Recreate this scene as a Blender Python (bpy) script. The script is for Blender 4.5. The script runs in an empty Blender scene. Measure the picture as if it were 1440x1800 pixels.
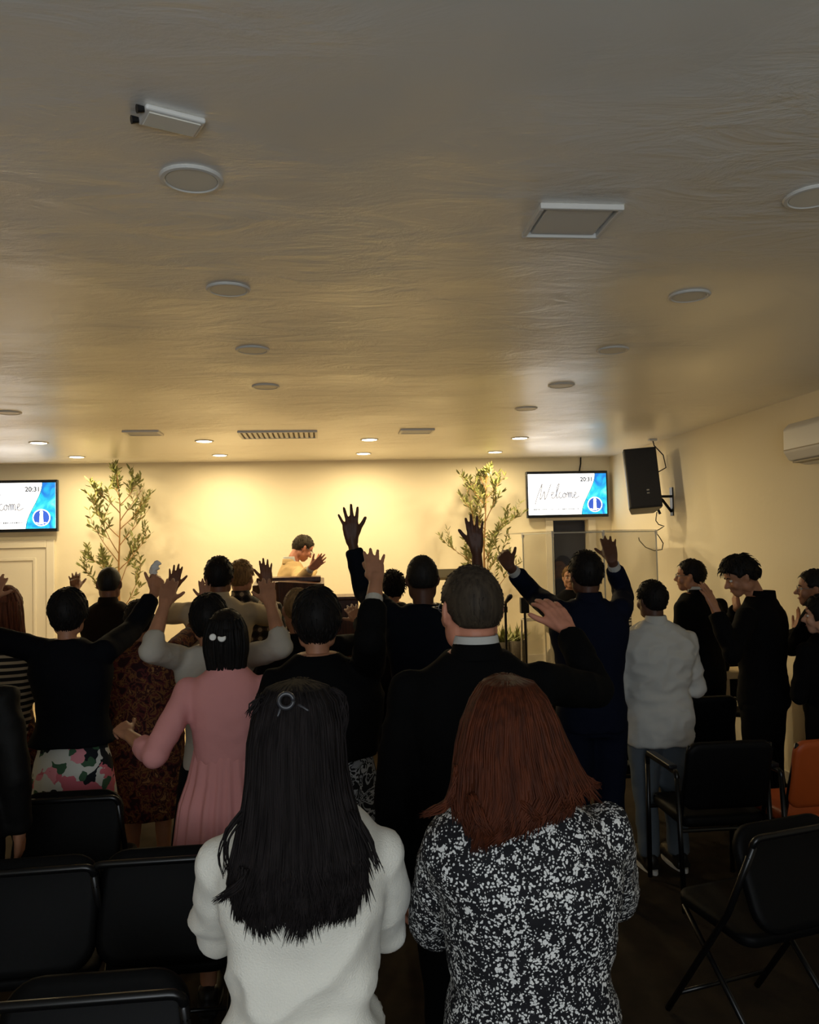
import bpy, bmesh, math, random
import numpy as np
from mathutils import Vector, Matrix, noise
random.seed(7)
scene = bpy.context.scene
col = scene.collection

# ------------------------------------------------------------------ camera
F, CX, CY = 1440.0, 720.0, 900.0
CAM = Vector((0, 0, 1.85))
RW = Matrix(((0.994277, 0.0191074, -0.10511021),      # rows: world axes expressed in camera axes
             (-0.10418757, -0.04415897, -0.99357684),
             (-0.02362623, 0.99884178, -0.0419155)))
cam_d = bpy.data.cameras.new('camera'); cam = bpy.data.objects.new('camera', cam_d); col.objects.link(cam)
cam_d.sensor_fit = 'HORIZONTAL'; cam_d.sensor_width = 36; cam_d.lens = 36 * F / 1440
cam_d.clip_start = 0.05
cam.matrix_world = Matrix.Translation(CAM) @ RW.to_4x4()
scene.camera = cam

def ray(px, py): return RW @ Vector(((px - CX) / F, (CY - py) / F, -1))
def P(px, py, Y):
    d = ray(px, py); return CAM + d * (Y / d.y)
def PZ(px, py, z):
    d = ray(px, py); return CAM + d * ((z - CAM.z) / d.z)
def PX(px, py, x):
    d = ray(px, py); return CAM + d * (x / d.x)

# ------------------------------------------------------------------ world, exposure
w = bpy.data.worlds.new('world'); scene.world = w; w.use_nodes = True
w.node_tree.nodes['Background'].inputs[0].default_value = (.5, .55, .6, 1)
w.node_tree.nodes['Background'].inputs[1].default_value = 0.02
vs = scene.view_settings
vs.view_transform = 'Standard'; vs.look = 'None'; vs.gamma = 1; vs.use_curve_mapping = False
vs.exposure = 0.16

CEIL, WALLY, WALLX, LEFTX, REARY, STAGEZ, STAGEY = 2.87, 9.55, 3.45, -5.4, -1.9, 0.2, 6.75
LAMP_W, FILL_W = 17.0, 54.0
LIT = [(x, y) for x in (-2.55, -1.08, .45, 1.9) for y in (7.7, 8.85)]
def area(name, loc, rot, size, size_y, energy, color, shape='RECTANGLE'):
    l = bpy.data.lights.new(name, 'AREA'); l.shape = shape; l.size = size
    if shape == 'RECTANGLE': l.size_y = size_y
    l.energy = energy; l.color = color
    o = bpy.data.objects.new(name, l); o.location = loc; o.rotation_euler = rot; col.objects.link(o)
    return o
# cool fill light added at the rear wall to brighten the foreground
area('rear_fill_light', (-.2, REARY + .06, 1.75), (math.radians(90), 0, 0), 2.4, 1.7, FILL_W, (.86, .94, 1.0))

# ------------------------------------------------------------------ helpers
def lin(c):
    return tuple(((v / 255) / 12.92 if v / 255 <= .04045 else ((v / 255 + .055) / 1.055) ** 2.4) for v in c) + (1,)

MATS = {}
def mat(name, rgb, rough=.6, metal=0, bump=None, spec=.4, emit=None, var=None, sheen=0, alpha=None):
    if name in MATS: return MATS[name]
    m = bpy.data.materials.new(name); m.use_nodes = True; nt = m.node_tree
    b = nt.nodes['Principled BSDF']
    b.inputs['Base Color'].default_value = lin(rgb); b.inputs['Roughness'].default_value = rough
    b.inputs['Metallic'].default_value = metal; b.inputs['Specular IOR Level'].default_value = spec
    if sheen: b.inputs['Sheen Weight'].default_value = sheen
    if emit:
        b.inputs['Emission Color'].default_value = lin(rgb); b.inputs['Emission Strength'].default_value = emit
    tc = nt.nodes.new('ShaderNodeTexCoord')
    if var:           # (scale, second colour)
        n = nt.nodes.new('ShaderNodeTexNoise'); n.inputs['Scale'].default_value = var[0]; n.inputs['Detail'].default_value = 4
        mp = nt.nodes.new('ShaderNodeMapping'); mp.inputs['Scale'].default_value = var[2] if len(var) > 2 else (1, 1, 1)
        nt.links.new(tc.outputs['Object'], mp.inputs[0]); nt.links.new(mp.outputs[0], n.inputs['Vector'])
        mx = nt.nodes.new('ShaderNodeMix'); mx.data_type = 'RGBA'
        mx.inputs[6].default_value = lin(rgb); mx.inputs[7].default_value = lin(var[1])
        rp = nt.nodes.new('ShaderNodeMapRange'); rp.inputs[1].default_value = .35; rp.inputs[2].default_value = .65
        nt.links.new(n.outputs['Fac'], rp.inputs[0]); nt.links.new(rp.outputs[0], mx.inputs[0])
        nt.links.new(mx.outputs[2], b.inputs['Base Color'])
    if bump:          # (scale, strength, distance, [stretch])
        n = nt.nodes.new('ShaderNodeTexNoise'); n.inputs['Scale'].default_value = bump[0]; n.inputs['Detail'].default_value = 5
        mp = nt.nodes.new('ShaderNodeMapping'); mp.inputs['Scale'].default_value = bump[3] if len(bump) > 3 else (1, 1, 1)
        nt.links.new(tc.outputs['Object'], mp.inputs[0]); nt.links.new(mp.outputs[0], n.inputs['Vector'])
        bp = nt.nodes.new('ShaderNodeBump'); bp.inputs['Strength'].default_value = bump[1]; bp.inputs['Distance'].default_value = bump[2]
        nt.links.new(n.outputs['Fac'], bp.inputs['Height']); nt.links.new(bp.outputs[0], b.inputs['Normal'])
    MATS[name] = m
    return m

def ramp_mat(name, rough, build):
    """material whose colour comes from a node chain built by build(nt, texcoord) -> colour socket"""
    m = bpy.data.materials.new(name); m.use_nodes = True; nt = m.node_tree
    b = nt.nodes['Principled BSDF']; b.inputs['Roughness'].default_value = rough; b.inputs['Specular IOR Level'].default_value = .25
    tc = nt.nodes.new('ShaderNodeTexCoord')
    nt.links.new(build(nt, tc), b.inputs['Base Color'])
    MATS[name] = m
    return m
def node(nt, kind, **kw):
    n = nt.nodes.new(kind)
    for k, v in kw.items():
        if k.startswith('i_'): n.inputs[k[2:]].default_value = v
        else: setattr(n, k, v)
    return n
def cramp(nt, fac, stops, interp='LINEAR'):
    r = nt.nodes.new('ShaderNodeValToRGB'); r.color_ramp.interpolation = interp
    e = r.color_ramp.elements
    while len(e) < len(stops): e.new(.5)
    for k, (p, c) in enumerate(stops): e[k].position = p; e[k].color = lin(c)
    nt.links.new(fac, r.inputs[0]); return r.outputs[0]

class MB:
    def __init__(s): s.v = []; s.f = []
    def add(s, v, f):
        o = len(s.v); s.v += [tuple(x) for x in v]; s.f += [tuple(i + o for i in q) for q in f]
    def box(s, lo, hi, M=None):
        x0, y0, z0 = lo; x1, y1, z1 = hi
        v = [Vector(c) for c in ((x0,y0,z0),(x1,y0,z0),(x1,y1,z0),(x0,y1,z0),(x0,y0,z1),(x1,y0,z1),(x1,y1,z1),(x0,y1,z1))]
        if M: v = [M @ c for c in v]
        s.add(v, [(0,3,2,1),(4,5,6,7),(0,1,5,4),(1,2,6,5),(2,3,7,6),(3,0,4,7)])
    def rings(s, rings, cap=True):
        n = len(rings[0]); v = []; f = []
        for r in rings: v += [tuple(p) for p in r]
        for k in range(len(rings) - 1):
            for i in range(n):
                j = (i + 1) % n
                f.append((k*n+i, k*n+j, (k+1)*n+j, (k+1)*n+i))
        if cap:
            f.append(tuple(range(n))[::-1]); f.append(tuple((len(rings)-1)*n + i for i in range(n)))
        s.add(v, f)
    def tube(s, pts, rad, seg=10, round_caps=False, flat=1.0):
        pts = [Vector(p) for p in pts]
        if not hasattr(rad, '__len__'): rad = [rad] * len(pts)
        rad = list(rad)
        if round_caps:
            a = (pts[0] - pts[1]).normalized(); b = (pts[-1] - pts[-2]).normalized()
            pts = [pts[0] + a*rad[0]*.95, pts[0] + a*rad[0]*.65] + pts + [pts[-1] + b*rad[-1]*.65, pts[-1] + b*rad[-1]*.95]
            rad = [rad[0]*.3, rad[0]*.76] + rad + [rad[-1]*.76, rad[-1]*.3]
        rings = []; up = None
        for k, p in enumerate(pts):
            t = (pts[min(k+1, len(pts)-1)] - pts[max(k-1, 0)])
            if t.length < 1e-9: t = Vector((0,0,1))
            t.normalize()
            if up is None:
                up = t.orthogonal().normalized()
            else:
                up = (up - t * up.dot(t))
                up = up.normalized() if up.length > 1e-6 else t.orthogonal().normalized()
            sd = t.cross(up)
            rings.append([p + (up*math.cos(a)*flat + sd*math.sin(a)) * rad[k] for a in [2*math.pi*i/seg for i in range(seg)]])
        s.rings(rings)
    def ell(s, c, r, M=None, u=14, v=9):
        rings = []
        for k in range(v + 1):
            th = math.pi * (k + .02) / (v + .04)
            rings.append([Vector((c[0] + r[0]*math.sin(th)*math.cos(a), c[1] + r[1]*math.sin(th)*math.sin(a), c[2] - r[2]*math.cos(th)))
                          for a in [2*math.pi*i/u for i in range(u)]])
        if M: rings = [[M @ p for p in q] for q in rings]
        s.rings(rings)
    def mesh(s, name):
        me = bpy.data.meshes.new(name); me.from_pydata(s.v, [], s.f); me.update()
        return me

def fix_normals(me):
    bm = bmesh.new(); bm.from_mesh(me); bmesh.ops.recalc_face_normals(bm, faces=bm.faces); bm.to_mesh(me); bm.free()
def smooth(me, on=True):
    me.polygons.foreach_set('use_smooth', [on] * len(me.polygons)); me.update()
def obj(name, mb, m, parent=None, sm=False, loc=None, bevel=0):
    me = mb if isinstance(mb, bpy.types.Mesh) else mb.mesh(name)
    if not isinstance(mb, bpy.types.Mesh): fix_normals(me)
    if sm: smooth(me)
    if m and not me.materials: me.materials.append(m)
    o = bpy.data.objects.new(name, me); col.objects.link(o)
    if parent: o.parent = parent
    if loc is not None: o.location = loc
    if bevel:
        b = o.modifiers.new('bevel', 'BEVEL'); b.width = bevel; b.segments = 3; b.limit_method = 'ANGLE'
    return o
def tag(o, label=None, cat=None, group=None, kind=None):
    if label: o['label'] = label
    if cat: o['category'] = cat
    if group: o['group'] = group
    if kind: o['kind'] = kind
    return o
def empty(name, loc=(0,0,0), rz=0):
    o = bpy.data.objects.new(name, None); o.location = loc; o.rotation_euler = (0,0,rz); o.empty_display_size = .1
    col.objects.link(o); return o
def copy_tree(o, parent=None):
    c = o.copy(); col.objects.link(c); c.parent = parent
    for k in o.keys():
        c[k] = o[k]
    for ch in list(o.children): copy_tree(ch, c)
    return c
def remesh(mb, voxel, it=5, fac=.5):
    me = mb.mesh('tmp'); fix_normals(me)
    o = bpy.data.objects.new('tmp', me); col.objects.link(o)
    r = o.modifiers.new('r', 'REMESH'); r.mode = 'VOXEL'; r.voxel_size = voxel
    if it:
        s = o.modifiers.new('s', 'SMOOTH'); s.iterations = it; s.factor = fac
    dg = bpy.context.evaluated_depsgraph_get(); dg.update()
    out = bpy.data.meshes.new_from_object(o.evaluated_get(dg))
    bpy.data.objects.remove(o); bpy.data.meshes.remove(me)
    return out
def mesh_arrays(me):
    n = len(me.vertices); co = np.empty(n*3, 'f'); me.vertices.foreach_get('co', co)
    return co.reshape(-1, 3), [tuple(p.vertices) for p in me.polygons]
def join_meshes(name, meshes):
    V = []; Fc = []; o = 0
    for me in meshes:
        v, f = mesh_arrays(me); V.append(v); Fc += [tuple(i+o for i in q) for q in f]; o += len(v)
        bpy.data.meshes.remove(me)
    out = bpy.data.meshes.new(name); out.from_pydata(np.concatenate(V).tolist(), [], Fc); out.update(); return out
def displace(me, amp, freq, stretch=(1,1,1), ridge=False, seed=0.0, fn=None):
    n = len(me.vertices); co = np.empty(n*3, 'f'); me.vertices.foreach_get('co', co); co = co.reshape(-1,3)
    no = np.empty(n*3, 'f'); me.vertices.foreach_get('normal', no); no = no.reshape(-1,3)
    d = np.empty(n, 'f')
    for i in range(n):
        p = Vector((co[i,0]*freq*stretch[0]+seed, co[i,1]*freq*stretch[1], co[i,2]*freq*stretch[2]))
        q = noise.noise(p)
        if ridge: q = 1 - 2*abs(q)*1.6
        q += .45*noise.noise(p*2.3)
        d[i] = q
    if fn is not None: d *= fn(co)
    co = co + no * (d*amp)[:, None]
    me.vertices.foreach_set('co', co.ravel()); me.update()

# ------------------------------------------------------------------ materials
WALL = mat('cream_wall_paint', (236, 226, 200), .7, bump=(9, .12, .02), spec=.25)
def ceil_build():
    m = bpy.data.materials.new('trowelled_ceiling_paint'); m.use_nodes = True; nt = m.node_tree
    b = nt.nodes['Principled BSDF']; b.inputs['Base Color'].default_value = lin((236, 233, 226)); b.inputs['Specular IOR Level'].default_value = .7; b.inputs['Coat Weight'].default_value = .9; b.inputs['Coat IOR'].default_value = 1.9
    tc = nt.nodes.new('ShaderNodeTexCoord')
    mp = node(nt, 'ShaderNodeMapping'); mp.inputs['Scale'].default_value = (1, 2.2, 1); nt.links.new(tc.outputs['Object'], mp.inputs[0])
    n1 = node(nt, 'ShaderNodeTexNoise', i_Scale=2.6, i_Detail=7, i_Roughness=.62, i_Distortion=.6); nt.links.new(mp.outputs[0], n1.inputs['Vector'])
    n2 = node(nt, 'ShaderNodeTexNoise', i_Scale=.55, i_Detail=3); nt.links.new(tc.outputs['Object'], n2.inputs['Vector'])
    rr = node(nt, 'ShaderNodeMapRange'); rr.inputs[1].default_value = .35; rr.inputs[2].default_value = .68; rr.inputs[3].default_value = .3; rr.inputs[4].default_value = .5
    nt.links.new(n2.outputs['Fac'], rr.inputs[0]); nt.links.new(rr.outputs[0], b.inputs['Roughness']); nt.links.new(rr.outputs[0], b.inputs['Coat Roughness'])
    mk = node(nt, 'ShaderNodeMapRange'); mk.inputs[1].default_value = .42; mk.inputs[2].default_value = .62; mk.inputs[3].default_value = .12; mk.inputs[4].default_value = 1.25
    nt.links.new(n2.outputs['Fac'], mk.inputs[0]); ml = node(nt, 'ShaderNodeMath', operation='MULTIPLY'); nt.links.new(mk.outputs[0], ml.inputs[0]); nt.links.new(n1.outputs['Fac'], ml.inputs[1])
    bp = node(nt, 'ShaderNodeBump', i_Strength=.55, i_Distance=.04); nt.links.new(ml.outputs[0], bp.inputs['Height']); nt.links.new(bp.outputs[0], b.inputs['Normal']); nt.links.new(bp.outputs[0], b.inputs['Coat Normal'])
    return m
CEILM = ceil_build()
FLOORM = mat('dark_brown_carpet', (52, 44, 34), .95, bump=(220, .3, .004), spec=.1, var=(6, (42, 36, 29)))
STAGEM = mat('pale_stage_laminate', (196, 176, 138), .4, var=(3, (180, 158, 120), (1, 9, 1)))
WHITEP = mat('white_gloss_paint', (232, 226, 212), .35)
WHITEPL = mat('white_plastic', (225, 224, 220), .4)
DIFF = mat('frosted_lamp_diffuser', (238, 234, 222), .45)
GREYM = mat('grey_metal', (130, 130, 130), .35, metal=.9)
STEEL = mat('polished_steel', (190, 190, 188), .22, metal=1)
BLACKM = mat('black_tube_metal', (12, 12, 13), .3, spec=.4)
BLACKP = mat('black_plastic', (17, 18, 21), .45)
VINYL = mat('black_padded_vinyl', (5, 5, 6), .6, spec=.15, bump=(60, .15, .003))
WOOD = mat('dark_reddish_wood', (84, 48, 30), .4, var=(4, (58, 32, 20), (14, 14, 1)), bump=(30, .1, .003, (6, 6, .4)))
DARKGAP = mat('dark_void', (14, 17, 26), .7)
LAMPON = mat('lit_lamp_diffuser', (255, 244, 214), .5, emit=14)
ORANGE = mat('orange_seat_plastic', (168, 74, 24), .5)
TRUNK = mat('pale_brown_bark', (150, 112, 66), .8, bump=(40, .4, .01))
LEAF = mat('olive_green_leaf', (104, 112, 58), .55, var=(30, (140, 138, 84)))
POT = mat('dark_woven_pot', (60, 52, 40), .8, bump=(60, .5, .01))
SOIL = mat('dark_soil', (40, 30, 22), .95)
CABLE = mat('black_cable', (14, 14, 15), .5)

# ------------------------------------------------------------------ room shell
def struct(name, lo, hi, m, parent=None):
    b = MB(); b.box(lo, hi); o = obj(name, b, m, parent)
    if not parent: tag(o, kind='structure')
    return o
struct('floor', (LEFTX - .2, REARY - .2, -.12), (WALLX + .2, WALLY + .2, 0), FLOORM)
struct('ceiling', (LEFTX - .2, REARY - .2, CEIL), (WALLX + .2, WALLY + .2, CEIL + .15), CEILM)
struct('wall_right', (WALLX, REARY, 0), (WALLX + .2, WALLY + .2, CEIL), WALL)
struct('wall_left', (LEFTX - .2, REARY, 0), (LEFTX, WALLY + .2, CEIL), WALL)
struct('wall_rear', (LEFTX, REARY - .2, 0), (WALLX, REARY, CEIL), WALL)
# back wall with the opening of the side room's door
DX0, DX1, DTOP = PZ(974, 945, 2.1).x, 0, 2.12
dA, dB = P(974, 1000, WALLY), P(1036, 1000, WALLY)
wb = MB()
wb.box((LEFTX, WALLY, 0), (dA.x, WALLY + .2, CEIL)); wb.box((dB.x, WALLY, 0), (WALLX, WALLY + .2, CEIL))
wb.box((dA.x, WALLY, DTOP), (dB.x, WALLY + .2, CEIL))
tag(obj('wall_back', wb, WALL), kind='structure')
struct('trim_1', (LEFTX, WALLY - .025, STAGEZ), (dA.x - .1, WALLY, STAGEZ + .34), WHITEP)
struct('baseboard_right', (WALLX - .015, REARY, 0), (WALLX, STAGEY - .05, .09), WHITEP)
# stage platform
st = struct('floor_stage', (LEFTX, STAGEY, 0), (WALLX, WALLY, STAGEZ), STAGEM)
# made-up doorway frame around the added fill light (behind the camera, no glass)
dr = empty('door_added', (-.2, REARY, 0)); tag(dr, kind='structure')
for s in (-1, 1):
    b = MB(); b.box((s*1.28 - .05, -.0, 0), (s*1.28 + .05, .05, 2.72)); obj('door_frame', b, WHITEP, dr)
b = MB(); b.box((-1.33, 0, 2.67), (1.33, .05, 2.77)); obj('door_lintel', b, WHITEP, dr)
# door_2: the dark side room doorway behind the drum shield
d2 = empty('door_2', (dA.x, WALLY, STAGEZ)); tag(d2, kind='structure')
wd = dB.x - dA.x; hh = DTOP - STAGEZ
b = MB(); b.box((-.09, -.025, 0), (0, .0, hh + .09)); obj('door_frame', b, WHITEP, d2)
b = MB(); b.box((wd, -.025, 0), (wd + .09, .0, hh + .09)); obj('door_frame', b, WHITEP, d2)
b = MB(); b.box((0, -.025, hh), (wd, .0, hh + .09)); obj('door_lintel', b, WHITEP, d2)
b = MB(); b.box((.012, .1, .01), (wd - .012, .14, hh - .012)); dl = obj('door_leaf', b, mat('dark_blue_door', (30, 38, 62), .6), d2)
b = MB(); b.tube([(wd - .06, .1, .95), (wd - .06, .06, .95), (wd - .16, .06, .95)], .009, 8); obj('door_handle', b, STEEL, dl)
# door_1: white panelled door under the left screen
eR, eT = P(97, 960, WALLY).x, P(60, 949, WALLY).z
d1 = empty('door_1', (eR - 1.06, WALLY, STAGEZ)); tag(d1, kind='structure')
H1 = eT - STAGEZ; W1 = 1.06
b = MB(); b.box((0, -.035, 0), (.09, 0, H1)); obj('door_frame', b, WHITEP, d1, bevel=.008)
b = MB(); b.box((W1 - .09, -.035, 0), (W1, 0, H1)); obj('door_frame', b, WHITEP, d1, bevel=.008)
b = MB(); b.box((.09, -.035, H1 - .09), (W1 - .09, 0, H1)); obj('door_lintel', b, WHITEP, d1, bevel=.008)
b = MB(); b.box((.095, -.014, .01), (W1 - .095, 0, H1 - .095)); leaf = obj('door_leaf', b, WHITEP, d1)
for z0, z1 in ((.12, .62), (.74, H1 - .2)):
    b = MB()
    for (x0, x1, a0, a1) in ((.2, .23, z0, z1), (W1 - .23, W1 - .2, z0, z1), (.23, W1 - .23, z0, z0 + .03), (.23, W1 - .23, z1 - .03, z1)):
        b.box((x0, -.03, a0), (x1, -.014, a1))
    obj('panel_moulding', b, WHITEP, leaf, bevel=.004)
b = MB(); b.tube([(.15, -.014, .98), (.15, -.06, .98), (.26, -.06, .98)], .009, 8); obj('door_handle', b, STEEL, leaf)

# ------------------------------------------------------------------ ceiling fixtures
def disc(b, r0, r1, z0, z1, seg=32):
    b.rings([[Vector((r*math.cos(a), r*math.sin(a), z)) for a in [2*math.pi*i/seg for i in range(seg)]] for r, z in ((r0, z0), (r1, z1))])
def make_light(lit, r=.085):
    root = empty('ceiling_downlight')
    b = MB()
    seg = 36
    prof = [(r, 0), (r*1.02, -.003), (r*.97, -.008), (r*.86, -.009), (r*.82, -.006), (r*.82, 0)]
    b.rings([[Vector((q*math.cos(a), q*math.sin(a), z)) for a in [2*math.pi*i/seg for i in range(seg)]] for q, z in prof])
    obj('trim_ring', b, WHITEPL, root, sm=False)
    b = MB(); disc(b, r*.82, r*.8, -.002, -.0065, seg); obj('diffuser', b, LAMPON if lit else DIFF, root)
    return root
unl = [(-.34, 2.25, 'largest unlit downlight on the ceiling, below the tilted sensor box'),
       (-.35, 3.21, 'second nearest unlit downlight of the left row on the ceiling'),
       (-.34, 4.19, 'third unlit downlight of the left row on the ceiling'),
       (-.34, 5.14, 'fourth unlit downlight of the left row, faint on the golden ceiling'),
       (1.54, 3.24, 'warm tinted unlit downlight of the right row beyond the square vent'),
       (1.55, 4.18, 'second unlit downlight of the right row, beyond the warm tinted one'),
       (1.55, 5.13, 'unlit downlight in the bluish ceiling reflection above the right screen'),
       (1.54, 6.02, 'farthest small unlit downlight of the right row near the lit lamps'),
       (-2.21, 6.06, 'unlit downlight cut by the left edge of the picture'),
       (1.48, 2.27, 'unlit downlight cut by the right edge of the picture')]
pu = make_light(False); pl = make_light(True)
for i, (x, y, lb) in enumerate(unl):
    o = pu if i == 0 else copy_tree(pu)
    o.location = (x, y, CEIL)
    tag(o, lb, 'ceiling light', 'unlit downlights')
names = ['lit downlight nearest the left screen', 'lit downlight of the back row above the left screen corner',
         'lit downlight of the front row above the left tree', 'lit downlight of the back row right of the left tree',
         'lit downlight of the front row right of the wide ceiling grille', 'lit downlight of the back row right of the wide grille, close to the wall',
         'lit downlight of the front row nearest the right screen', 'lit downlight of the back row above the right tree']
for i, (x, y) in enumerate(LIT):
    o = pl if i == 0 else copy_tree(pl)
    o.location = (x, y, CEIL); tag(o, names[i], 'ceiling light', 'lit downlights over the stage')
    area('downlight_lamp', (x, y, CEIL - .025), (0, 0, 0), .14, .14, LAMP_W, (1.0, .78, .43), 'DISK')

def frame_rect(b, x0, x1, y0, y1, t, z0, z1):
    b.box((x0, y0, z0), (x1, y0 + t, z1)); b.box((x0, y1 - t, z0), (x1, y1, z1))
    b.box((x0, y0 + t, z0), (x0 + t, y1 - t, z1)); b.box((x1 - t, y0 + t, z0), (x1, y1 - t, z1))
def vent(c, sx, sy, nslat, label, along='x', m=WHITEPL, rz=0):
    root = empty('ceiling_vent', c, rz); tag(root, label, 'vent')
    b = MB(); frame_rect(b, -sx/2, sx/2, -sy/2, sy/2, .022, -.016, 0); obj('frame', b, m, root, bevel=.003)
    b = MB(); b.box((-sx/2 + .022, -sy/2 + .022, -.003), (sx/2 - .022, sy/2 - .022, 0)); obj('backing', b, mat('vent_backing', (120, 116, 108), .7), root)
    for k in range(nslat):
        b = MB()
        if along == 'x':
            y = -sy/2 + .03 + (sy - .06) * (k + .5) / nslat; d = (sy - .06) / nslat * .3
            b.box((-sx/2 + .022, y - d, -.012), (sx/2 - .022, y + d, -.004))
        else:
            x = -sx/2 + .03 + (sx - .06) * (k + .5) / nslat; d = (sx - .06) / nslat * .3
            b.box((x - d, -sy/2 + .022, -.012), (x + d, sy/2 - .022, -.004))
        obj('slat', b, m, root)
    return root
A, B2 = PZ(920, 411, CEIL), PZ(945, 357, CEIL); C2 = PZ(1095, 357, CEIL)
# square access panel
sq = empty('access_panel', ((A.x + C2.x)/2, (A.y + C2.y)/2, CEIL)); tag(sq, 'square framed white access panel in the grey part of the ceiling', 'panel')
sx, sy = abs(C2.x - B2.x), abs(A.y - B2.y)
b = MB(); frame_rect(b, -sx/2, sx/2, -sy/2, sy/2, .014, -.018, 0); obj('outer_frame', b, WHITEPL, sq, bevel=.003)
b = MB(); b.box((-sx/2 + .026, -sy/2 + .026, -.012), (sx/2 - .026, sy/2 - .026, 0)); obj('panel', b, WHITEPL, sq, bevel=.003)
c = PZ(490, 763, CEIL); w0 = abs(PZ(424, 765, CEIL).x - PZ(560, 762, CEIL).x)
vent(c, w0, .42, 14, 'wide slatted return air grille between the two lit lamp rows', 'y')
c = PZ(252, 760, CEIL); vent(c, .3, .24, 5, 'small slatted vent at the left above the tree', 'x')
c = PZ(732, 757, CEIL); vent(c, .3, .24, 5, 'small slatted vent right of the wide grille', 'x')
# tilted sensor box on the ceiling
a0, a1, a2 = PZ(272, 187, CEIL), PZ(347, 206, CEIL), PZ(268, 226, CEIL)
sb = empty('ceiling_sensor_box', PZ(302, 208, CEIL), math.atan2(a1.y - a0.y, a1.x - a0.x)); tag(sb, 'small tilted white box with dark spotlight ends on the near ceiling', 'emergency light')
b = MB(); b.box((-.07, -.042, -.014), (.07, .042, 0)); obj('housing', b, WHITEPL, sb, bevel=.006)
b = MB(); b.box((-.06, -.032, -.017), (.06, .032, -.014)); obj('cover_panel', b, DIFF, sb, bevel=.002)
for dy in (-.024, .03):
    b = MB(); b.tube([(-.07, dy, -.008), (-.086, dy, -.011)], [.007, .01], 14); obj('spot_head', b, BLACKP, sb)

# ------------------------------------------------------------------ screens
WHITE_E = mat('screen_white', (255, 255, 255), .4, emit=1.8)
def teal_build():
    m = bpy.data.materials.new('screen_teal'); m.use_nodes = True; nt = m.node_tree; b = nt.nodes['Principled BSDF']
    tc = nt.nodes.new('ShaderNodeTexCoord'); n = node(nt, 'ShaderNodeTexNoise', i_Scale=6, i_Detail=3, i_Distortion=1.2); nt.links.new(tc.outputs['Object'], n.inputs['Vector'])
    c = cramp(nt, n.outputs['Fac'], [(.33, (30, 120, 215)), (.5, (40, 205, 235)), (.62, (90, 240, 245)), (.75, (190, 252, 252))])
    nt.links.new(c, b.inputs['Emission Color']); b.inputs['Emission Strength'].default_value = 1.15; b.inputs['Base Color'].default_value = (0,0,0,1)
    return m
TEAL_E = teal_build()
BLUE_E = mat('screen_logo_blue', (48, 84, 190), .4, emit=.9)
INK_E = mat('screen_ink_grey', (60, 70, 82), .4, emit=.4)
PALE_E = mat('screen_script_grey', (150, 154, 164), .4, emit=.5)
LINE_E = mat('screen_wave_line', (40, 110, 125), .4, emit=.4)
# seven handwritten letters of the greeting as strokes in a unit box (x right, y up)
SCRIPT = [[(.0,-.42),(.05,-.1),(.12,.25),(.16,.42),(.13,.1),(.11,-.2),(.16,-.05),(.2,.12),(.2,-.1),(.21,-.2),(.27,.05),(.34,.42)],
          [(.33,-.05),(.37,.0),(.39,.07),(.36,.08),(.345,-.06),(.37,-.17),(.42,-.1)],
          [(.42,-.1),(.48,.2),(.51,.4),(.48,.36),(.45,.1),(.45,-.15),(.49,-.1)],
          [(.55,.06),(.51,.05),(.5,-.08),(.53,-.16),(.57,-.09)],
          [(.6,.04),(.575,-.05),(.6,-.15),(.635,-.06),(.61,.05),(.66,-.02)],
          [(.66,-.15),(.67,.04),(.69,.05),(.7,-.15),(.705,.03),(.73,.05),(.735,-.15),(.74,.03),(.765,.05),(.77,-.14),(.8,-.1)],
          [(.8,-.08),(.84,-.02),(.85,.06),(.825,.06),(.81,-.08),(.84,-.16),(.92,-.08)]]
def spline(pts, n=6):
    out = []
    P4 = [pts[0]] + pts + [pts[-1]]
    for i in range(1, len(P4) - 2):
        p0, p1, p2, p3 = [np.array(q) for q in P4[i-1:i+3]]
        for t in np.linspace(0, 1, n, endpoint=False):
            out.append(.5*((2*p1) + (-p0+p2)*t + (2*p0-5*p1+4*p2-p3)*t*t + (-p0+3*p1-3*p2+p3)*t**3))
    out.append(np.array(pts[-1])); return out
def ribbon(b, pts, wd, y):
    v = []; f = []
    for k, p in enumerate(pts):
        t = np.array(pts[min(k+1, len(pts)-1)]) - np.array(pts[max(k-1, 0)]); L = np.hypot(*t) or 1
        n = np.array((-t[1], t[0])) / L * wd/2
        v += [(p[0]+n[0], y, p[1]+n[1]), (p[0]-n[0], y, p[1]-n[1])]
        if k: f.append((2*k-2, 2*k-1, 2*k+1, 2*k))
    b.add(v, f)
def text_mesh(txt, size):
    cu = bpy.data.curves.new('t', 'FONT'); cu.body = txt; cu.size = size; cu.align_x = 'LEFT'; cu.offset = size*.035
    o = bpy.data.objects.new('t', cu); col.objects.link(o)
    dg = bpy.context.evaluated_depsgraph_get(); dg.update()
    me = bpy.data.meshes.new_from_object(o.evaluated_get(dg)); bpy.data.objects.remove(o); bpy.data.curves.remove(cu)
    return me
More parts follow.
